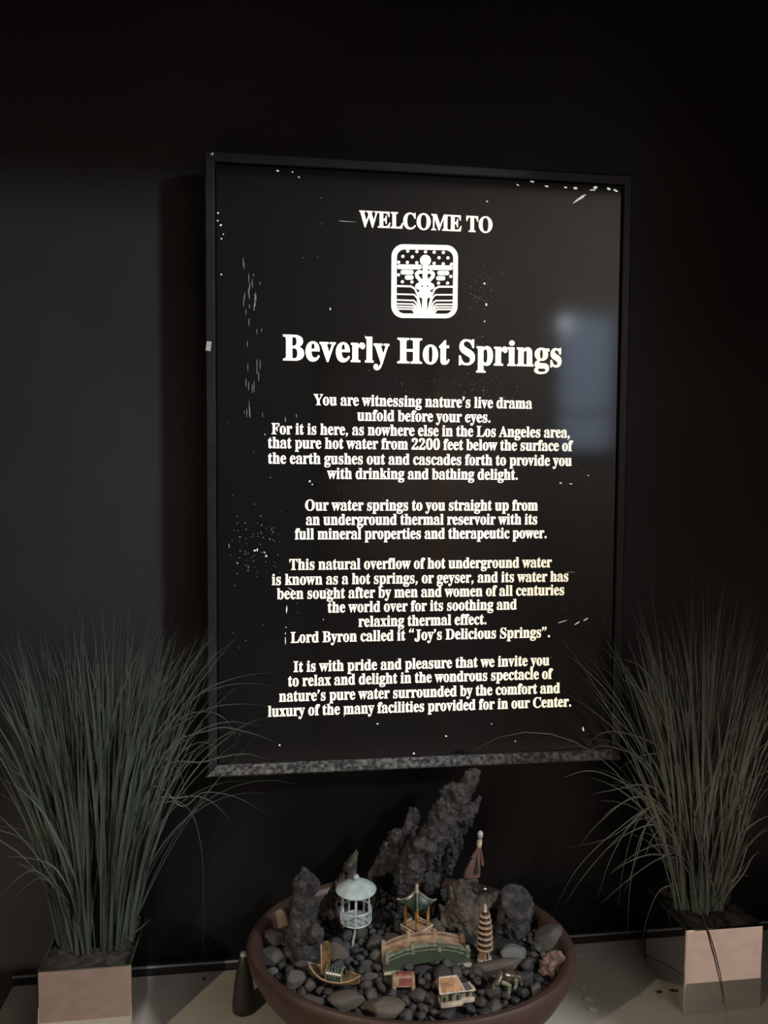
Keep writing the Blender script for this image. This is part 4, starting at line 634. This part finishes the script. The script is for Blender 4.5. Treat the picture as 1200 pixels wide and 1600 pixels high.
brick = M['gglaze'].copy(); brick.name = 'green_brick_glaze'; nt = brick.node_tree; bt = nt.nodes.new('ShaderNodeTexBrick'); tc = nt.nodes.new('ShaderNodeTexCoord'); mp = nt.nodes.new('ShaderNodeMapping')
nt.links.new(tc.outputs['Object'], mp.inputs[0]); mp.inputs['Rotation'].default_value = (D(90), 0, 0); nt.links.new(mp.outputs[0], bt.inputs['Vector'])
bt.inputs['Scale'].default_value = 1; bt.inputs['Brick Width'].default_value = .0052; bt.inputs['Row Height'].default_value = .0026; bt.inputs['Mortar Size'].default_value = .0004
for k_, c_ in (('Color1', (.020, .034, .023, 1)), ('Color2', (.032, .048, .030, 1)), ('Mortar', (.085, .10, .066, 1))): bt.inputs[k_].default_value = c_
nt.links.new(bt.outputs['Color'], nt.nodes['Principled BSDF'].inputs['Base Color'])
g.add('brick_side', bwall(0, .0028, 0), brick); g.add('brick_side', bwall(DB-.0028, DB, 0), brick)
g.add('bridge_deck', bwall(.0028, DB-.0028, -5), M['tan'])
g.add('parapet_coping', bwall(-.0006, .0034, 1.6, -1.5), M['gpale']); g.add('coping_band', bwall(-.0005, .0002, -5, -6.5), M['gpale'])
g.add('inner_parapet', bwall(DB-.0034, DB-.0026, 2.5, -9), M['tan']); g.add('parapet_coping', bwall(DB-.0034, DB+.0006, 3, -1), M['tan'])
for t in (.025, .32, .63, .965):
    for y, m in ((.0012, M['gpale']), (DB-.0012, M['tan'])):
        bm = bmesh.new(); z0, z1 = btop(t)-vz(9), btop(t)+vz(7); box(bm, (t*LB_, y, (z0+z1)/2), (.0052, .0050, z1-z0), bev=.0006); g.add('railing_post', bm, m)
for t0, t1 in ((-.01, .22), (.76, 1.01)):
    bm = bmesh.new(); box(bm, ((t0+t1)/2*LB_, DB/2-.001, -.0012), ((t1-t0)*LB_, DB+.006, .0046), bev=.0006); g.add('bridge_foot', bm, M['cream'])
# pagoda
g = Mini('pagoda_ornament', 757, 1500, 'tiny tan clay pagoda of stacked tiers at the right end of the bridge', 'ornament'); u = g.s; vz = lambda px: px*u/CE
bm = bmesh.new(); lathe(bm, [(0, -.003), (12.5*u, -.003), (12.5*u, vz(3)), (0, vz(3))], 6, star=.3); g.add('base', bm, M['cream'])
bm = bmesh.new(); lathe(bm, [(0, vz(3)), (9*u, vz(3)), (8.6*u, vz(17)), (0, vz(17))], 6, star=.3); g.add('ground_storey', bm, M['tan'])
for k in range(3):
    a = .3+2*math.pi*(k-2)/6+.52; bm = bmesh.new(); r_ = 8.2*u; box(bm, (r_*math.cos(a)*.95, r_*math.sin(a)*.95, vz(9)), (.0012, .0022, vz(8)), (0, 0, a)); g.add('doorway', bm, M['dkbrown'])
zc = 17
for k in range(7):
    r0, hh_ = (11.8, 11.6, 11.3, 10.9, 10.2, 9.0, 7.2)[k], 8.0-.2*k; bm = bmesh.new()
    lathe(bm, [(0, vz(zc)), (r0*u*.96, vz(zc)), (r0*u*.90, vz(zc+1.4)), (r0*u*.62, vz(zc+3.0)), (r0*u*.60, vz(zc+hh_)), (0, vz(zc+hh_))], 6, star=.3)
    tr_ = g.add('tier', bm, M['dkbrown']); bm = bmesh.new(); tube(bm, [(r0*u*math.cos(.3+math.pi*q/6)*(1 if q % 2 == 0 else .93), r0*u*math.sin(.3+math.pi*q/6)*(1 if q % 2 == 0 else .93), vz(zc+.8+(.5 if q % 2 == 0 else 0))) for q in range(12)], vz(1.75), 6, True)  # tiers coloured dark to stand for the shade under each eave
    g.add('tier_rim', bm, M['tan'], True, parent=tr_); zc += hh_
bm = bmesh.new(); lathe(bm, [(0, vz(zc)), (3.6*u, vz(zc)), (2.2*u, vz(zc+3)), (3*u, vz(zc+5)), (1.6*u, vz(zc+8)), (0, vz(zc+12))], 10); g.add('spire', bm, M['cream'], True)
# sail boat
pa, pb = atZ(482, 1521, RIMZ-.006), atZ(563, 1537, RIMZ-.006); dv = pb-pa
g = Mini('boat_ornament', 522, 1533, 'tiny glazed boat with an arched cabin and an ochre sail, front left in the bowl', 'ornament', z=RIMZ-.010, rz=math.atan2(dv.y, dv.x)); u = g.s; HL = dv.length/2
bm = bmesh.new(); N = 24; rows = []
def hw_(t): return .0125*max(0, 1-abs(t)**2.3)**.8
def sheer(t): return .0065+.0085*abs(t)**2.2*(1.25 if t < 0 else .8)
for i in range(N+1):
    t = -1+2*i/N; w_, h_ = hw_(t)+.0002, sheer(t)
    rows.append([bm.verts.new((t*HL, w_*a, h_*b+(.004*abs(t)**3)*(1-b))) for a, b in ((-1, 1), (-.85, .45), (-.45, .05), (0, 0), (.45, .05), (.85, .45), (1, 1), (.86, .95), (.5, .45), (0, .38), (-.5, .45), (-.86, .95))])
for a, b in zip(rows[:-1], rows[1:]):
    for k in range(12): bm.faces.new((a[k], a[(k+1) % 12], b[(k+1) % 12], b[k]))
bm.faces.new(rows[0]); bm.faces.new(rows[-1][::-1]); g.add('hull', bm, M['sail'], True)
for sg in (-1, 1):
    bm = bmesh.new(); tube(bm, [(t*HL, sg*hw_(t), sheer(t)+.0004) for t in [-1+2*i/N for i in range(N+1)]], .0009, 6); g.add('gunwale', bm, M['tan'], True)
bm = bmesh.new(); N = 14; R_ = []
for x in (-.010, -.005, 0, .005, .010):
    R_.append([bm.verts.new((x+.002, .0098*math.cos(math.pi*k/N), .005+.0145*math.sin(math.pi*k/N))) for k in range(N+1)] + [bm.verts.new((x+.002, .0086*math.cos(math.pi*k/N), .005+.0132*math.sin(math.pi*k/N))) for k in range(N, -1, -1)])
m_ = len(R_[0])
for a, b in zip(R_[:-1], R_[1:]):
    for k in range(m_): bm.faces.new((a[k], a[(k+1) % m_], b[(k+1) % m_], b[k]))
for R1 in (R_[0], R_[-1]):
    for k in range(N): bm.faces.new((R1[k], R1[k+1], R1[m_-2-k], R1[m_-1-k]))
lat = M['gglaze'].copy(); lat.name = 'latticed_glaze'; g.add('cabin', bm, lat, True)
for x in (-.0085, .0125):
    bm = bmesh.new(); tube(bm, [(x, .0100*math.cos(math.pi*k/N), .005+.0148*math.sin(math.pi*k/N)) for k in range(N+1)], .0010, 6); g.add('cabin_trim', bm, M['gpale'], True)
bm = bmesh.new()
for q in range(5): tube(bm, [(-.006+q*.004+ (k-N/2)*.0004, .0101*math.cos(math.pi*k/N), .005+.0149*math.sin(math.pi*k/N)) for k in range(1, N)], .0004, 5)
g.add('cabin_lattice', bm, M['gpale'], True)
bm = bmesh.new(); pl_ = [(-.006, .004)]
for k in range(7):
    z = .008+.0056*k; pl_ += [(-.0068-.0006*k*.5, z), (-.0052, z+.0030)]
pl_ += [(-.003, .050), (.001, .0505), (.0035, .047), (.0045, .036), (.0048, .022), (.0040, .006)]
prism(bm, [(x-.010, z) for x, z in pl_][::-1], .0026); o = g.add('sail', bm, M['sail'])
bm = bmesh.new(); tube(bm, [(-.0163, -.0012, .004), (-.0172, -.0012, .045)], .0011, 6); g.add('mast', bm, M['tan'], True)
# little house
g = Mini('house_ornament', 705, 1567, 'tiny clay house with orange roof and low annexe at the bowl front', 'ornament', rz=D(4)); u = g.s; vz = lambda px: px*u/CE
bm = bmesh.new(); box(bm, (0, .004, .0005), (36*u, 24*u, .005), bev=.0008); g.add('base_slab', bm, M['cream'])
bm = bmesh.new(); box(bm, (27*u, 7*u, .0010), (22*u, 20*u, .005), bev=.0008); g.add('annexe_slab', bm, M['cream'])
bm = bmesh.new(); box(bm, (0, .005, vz(10)), (32*u, 16*u, vz(16))); g.add('house_wall', bm, M['gpale'])
bm = bmesh.new(); box(bm, (26*u, .007, vz(8.5)), (18*u, 13*u, vz(13))); g.add('annexe_wall', bm, M['gpale'])
ye, yr, ze_, zr_ = -.0045, .0085, vz(18), vz(31)
bm = bmesh.new(); hexa(bm, [(-20*u, ye, ze_), (20*u, ye, ze_), (20*u, .020, ze_), (-20*u, .020, ze_)], [(-17*u, yr-.001, zr_), (12*u, yr-.001, zr_), (12*u, yr+.002, zr_), (-17*u, yr+.002, zr_)]); g.add('house_roof', bm, M['orange'])
bm = bmesh.new()
for a, b in (((-20*u, ye, ze_), (20*u, ye, ze_)), ((-20*u, ye, ze_), (-17*u, yr-.001, zr_)), ((20*u, ye, ze_), (12*u, yr-.001, zr_)), ((-17*u, yr, zr_), (12*u, yr, zr_))): tube(bm, [a, b], .0011, 6)
g.add('roof_trim', bm, M['cream'])
bm = bmesh.new()
for k in range(9):
    x0, x1 = (-17+4.2*k)*u, (-15+3.0*k)*u; tube(bm, [(x0, ye+.0008, ze_+.0006), (x1, yr-.0015, zr_-.0004)], .0006, 5)
g.add('roof_tile_ribs', bm, M['orange'])
bm = bmesh.new(); hexa(bm, [(17*u, -.0015, vz(15)), (38*u, -.0015, vz(15)), (38*u, .017, vz(15)), (17*u, .017, vz(15))], [(19*u, .006, vz(22)), (30*u, .006, vz(22)), (30*u, .010, vz(22)), (19*u, .010, vz(22))]); g.add('annexe_roof', bm, M['dkbrown'])
bm = bmesh.new()
for a, b in (((17*u, -.0015, vz(15)), (38*u, -.0015, vz(15))), ((38*u, -.0015, vz(15)), (30*u, .006, vz(22)))): tube(bm, [a, b], .0011, 6)
g.add('annexe_roof_trim', bm, M['cream'])
for x, w_, h_ in ((-2*u, 5*u, 12), (-12*u, 3.5*u, 7), (10*u, 3.5*u, 7)):
    bm = bmesh.new(); box(bm, (x, .005-8*u, vz(4+h_/2)), (w_, .0012, vz(h_))); g.add('doorway' if h_ > 10 else 'window', bm, M['dkbrown'])
bm = bmesh.new(); box(bm, (27*u, .007-6.5*u, vz(8)), (5*u, .0012, vz(7))); g.add('window', bm, M['dkbrown'])
# weathered block with a red patch
g = Mini('block_ornament', 631, 1549, 'small weathered brown clay block with a faded red patch between bridge and house', 'ornament', rz=D(-3)); u = g.s; vz = lambda px: px*u/CE
bm = bmesh.new(); box(bm, (0, .008, vz(11)), (36*u, 18*u, vz(15)), (D(-12), 0, 0), bev=.0016); me_ = g.add('block', bm, M['tan'], True)
for sg in (-1, 1):
    bm = bmesh.new(); box(bm, (sg*15*u, .003, vz(3)), (6*u, 12*u, vz(10)), bev=.001); g.add('foot', bm, M['tan'])
bm = bmesh.new(); box(bm, (3*u, .008-8.8*u, vz(12.5)), (20*u, .0016, vz(9)), (D(-12), 0, 0), bev=.0004); o = g.add('red_patch', bm, M['red']); o['label'] = 'faded red patch'
bm = bmesh.new(); box(bm, (2*u, .009, vz(19)), (22*u, 10*u, vz(3)), (D(-12), 0, 0), bev=.0006); g.add('red_patch', bm, M['red'])
# glazed ox
def blob(limbs, root, m, name, Y, vox=.0012):
    bm = bmesh.new()
    for Lm in limbs:
        prev = None
        for q in Lm:
            pnt = atY(q[0], q[1], Y+(q[3] if len(q) > 3 else 0)); r = q[2]*pxm(pnt)
            if prev:
                p0, r0 = prev; st = max(1, int((pnt-p0).length/(.3*min(r, r0)+.0006)))
                for k in range(st): ball(bm, p0.lerp(pnt, k/st), r0+(r-r0)*k/st, 2)
            ball(bm, pnt, r, 2); prev = (pnt, r)
    for v in bm.verts: v.co -= Vector((root.location.x, root.location.y, root.location.z-ZO))
    o = fin(name, bm, m, root, recalc=False); md = o.modifiers.new('r', 'REMESH'); md.mode = 'VOXEL'; md.voxel_size = vox
    me = evaluated(o, name); o.modifiers.clear(); o.data = me
    for pp in me.polygons: pp.use_smooth = True
    return o
g = Mini('ox_ornament', 788, 1552, 'tiny brown glazed ox with pale legs among pebbles at the front right', 'ornament'); Y_ = g.b.y
blob([[(781, 1523, 8, .008), (793, 1525, 10, .010), (808, 1527, 9.5, .012)], [(782, 1522, 7, .006), (779, 1533, 5.5, -.001), (776, 1538, 4, -.004)], [(776, 1528, 2, .004), (771, 1524, 1.5, .004)], [(786, 1527, 2, .000), (790, 1522, 1.5, -.002)]], g.root, M['oxglaze'], 'body', Y_, .001)
for L_ in ([(780, 1531, 4.5, .004), (773, 1538, 3.6, .001), (771, 1547, 3.2, 0)], [(785, 1535, 4.2, .000), (796, 1540, 3.8, -.003), (795, 1550, 3.4, -.004), (792, 1556, 3, -.004)], [(806, 1532, 4.2, .004), (806, 1538, 3.4, .002), (804, 1543, 3, .001)], [(812, 1530, 4, .014), (814, 1538, 3.2, .013)]):
    blob([L_], g.root, M['gpale'], 'leg', Y_, .0009)
# robed figurine
g = Mini('robed_figurine', 738, 1374, 'tiny maroon-robed clay figurine leaning on top of the brown lava rock', 'figurine', z=-.578); g.root.location = W(atY(738, 1372, -.098)); g.b = atY(738, 1372, -.098); u = pxm(g.b)
bm = bmesh.new(); ST = [(737, 1369, 13.5, 8), (739, 1358, 12, 7.5), (742, 1346, 8.5, 6), (745, 1335, 6, 5), (748, 1327, 5, 4.2), (749, 1322, 3.4, 3.2)]; rows = []
for px, py, rx, ry in ST:
    c = g.L(px, py); rows.append([bm.verts.new(c+Vector((rx*u*math.cos(t), ry*u*math.sin(t)*(1-.25*max(0, -math.sin(t))**8), 0))) for t in [2*math.pi*k/24 for k in range(24)]])
for a, b in zip(rows[:-1], rows[1:]):
    for k in range(24): bm.faces.new((a[k], a[(k+1) % 24], b[(k+1) % 24], b[k]))
bm.faces.new(rows[0][::-1]); bm.faces.new(rows[-1]); g.add('robe', bm, M['maroon'], True)
bm = bmesh.new(); c1, c2, c3 = g.L(746, 1338, -.005), g.L(742, 1366, -.0078), g.L(748, 1366, -.0072)
v = [bm.verts.new(q+Vector((0, dy, 0))) for q in (c1, c2, c3) for dy in (0, .003)]
for q in ((0, 2, 4), (1, 5, 3), (0, 1, 3, 2), (2, 3, 5, 4), (4, 5, 1, 0)): bm.faces.new([v[i] for i in q])
g.add('robe_slit_shade', bm, M['black'])  # black wedge stands in for the shade inside the robe's front slit
for sg, q in ((-1, ((745, 1330, 2.6), (738, 1340, 2.6), (736, 1348, 3))), (1, ((751, 1330, 2.4), (753, 1342, 2.4), (754, 1352, 2.6)))):
    bm = bmesh.new(); tube(bm, [g.L(a, b, -.002) for a, b, r in q], [r*u for a, b, r in q], 8); g.add('sleeve', bm, M['maroon'], True)
bm = bmesh.new(); a, b = g.L(748.5, 1323), g.L(750, 1311); tube(bm, [a, a.lerp(b, .3), a.lerp(b, .7), b], [3*u, 4.2*u, 4*u, 3*u], 12); g.add('collar', bm, M['cream'], True)
bm = bmesh.new(); ball(bm, g.L(750.5, 1306), 4.2*u, 2, (1, 1, 1.2)); g.add('head', bm, M['cream'], True)
bm = bmesh.new(); c = g.L(750.5, 1303.5); lathe(bm, [(0, 0), (4.6*u, 0), (4.0*u, 3*u), (2.2*u, 5*u), (0, 5.6*u)], 14, c); g.add('cap', bm, M['metalw'], True)
# fountain nozzle
b_ = atY(761, 1450, -.075); t = empty('fountain_nozzle', b_, 'thin dark pipe with a bright tip behind the tan pagoda', 'pipe'); u = pxm(b_)
bm = bmesh.new(); tube(bm, [Vector((0, 0, 0)), atY(760, 1420, -.075)-b_, atY(758, 1394, -.075)-b_], [.0024, .0022, .002], 10); fin('pipe', bm, M['black'], t, smooth=True)
bm = bmesh.new(); ball(bm, atY(757.5, 1389, -.075)-b_, 4*u, 2, (1, 1, .9)); fin('nozzle_tip', bm, M['steel'], t, smooth=True)
# dark stopper-like object on the counter
b_ = atZ(381, 1580, HC); t = empty('tapered_weight', b_, 'dark brown tapered stopper-like object on the counter, left of the clay bowl', 'ornament'); u = pxm(b_)
bm = bmesh.new(); lathe(bm, [(0, 0), (13*u, 0), (17.5*u, 4*u), (18*u, 14*u), (16.5*u, 30*u), (13*u, 56*u), (9.5*u, 76*u), (7*u, 86*u), (4.5*u, 91*u), (0, 92.5*u)], 32); fin('body', bm, M['weight'], t, smooth=True)
bm = bmesh.new(); lathe(bm, [(0, 90*u), (5.5*u, 89*u), (5.8*u, 92*u), (4*u, 95*u), (0, 96*u)], 20); fin('highlight_cap', bm, M['trimmetal'], t, smooth=True)  # pale cap stands in for the highlight on the object's top
# litter on the counter
def flake(px, py, w_, l_, rot, label, m='flake', name='paint_flake', cat='debris'):
    b = atZ(px, py, HC); s = pxm(b); bm = bmesh.new(); box(bm, (0, 0, .0007), (w_*s, l_*s, .0014), bev=.0004)
    for v in bm.verts: v.co.x += .1*v.co.y; v.co.z += .0006*math.sin(v.co.x*900)+.0006
    o = fin(name, bm, M[m], loc=b); o.rotation_euler.z = rot; tag(o, label, cat)
flake(912, 1545, 13, 4, .9, 'thin white flake lying nearest the bowl on the counter right of it')
flake(920, 1563, 13, 7, -.4, 'white flake in the middle of the bowl shadow on the counter')
flake(926, 1579, 12, 7, -.3, 'white flake nearest the front in the bowl shadow on the counter')
flake(903, 1494, 16, 5, -.5, 'long pale flake close to the back of the counter beside the bowl')
flake(1030, 1551, 9, 6, .3, 'brown crumb on the counter in front of the right planter shadow', 'straw', 'crumb')
flake(1047, 1552, 6, 5, .1, 'smaller brown crumb on the counter closest to the right mirror planter', 'straw', 'crumb')
flake(319, 1530, 6, 5, .4, 'dark crumb on the counter between left planter and bowl', 'straw', 'crumb')
b = atZ(1002, 1564, HC); bm = bmesh.new(); blade(bm, smooth_path([atZ(x, y, HC+z)-b for x, y, z in ((998, 1488, .003), (997, 1515, .010), (998, 1545, .008), (1002, 1564, .001))], 8), .0013)
tag(fin('fallen_straw', bm, M['straw'], loc=b, recalc=False), 'single dark straw lying on the counter between bowl and right planter', 'straw')
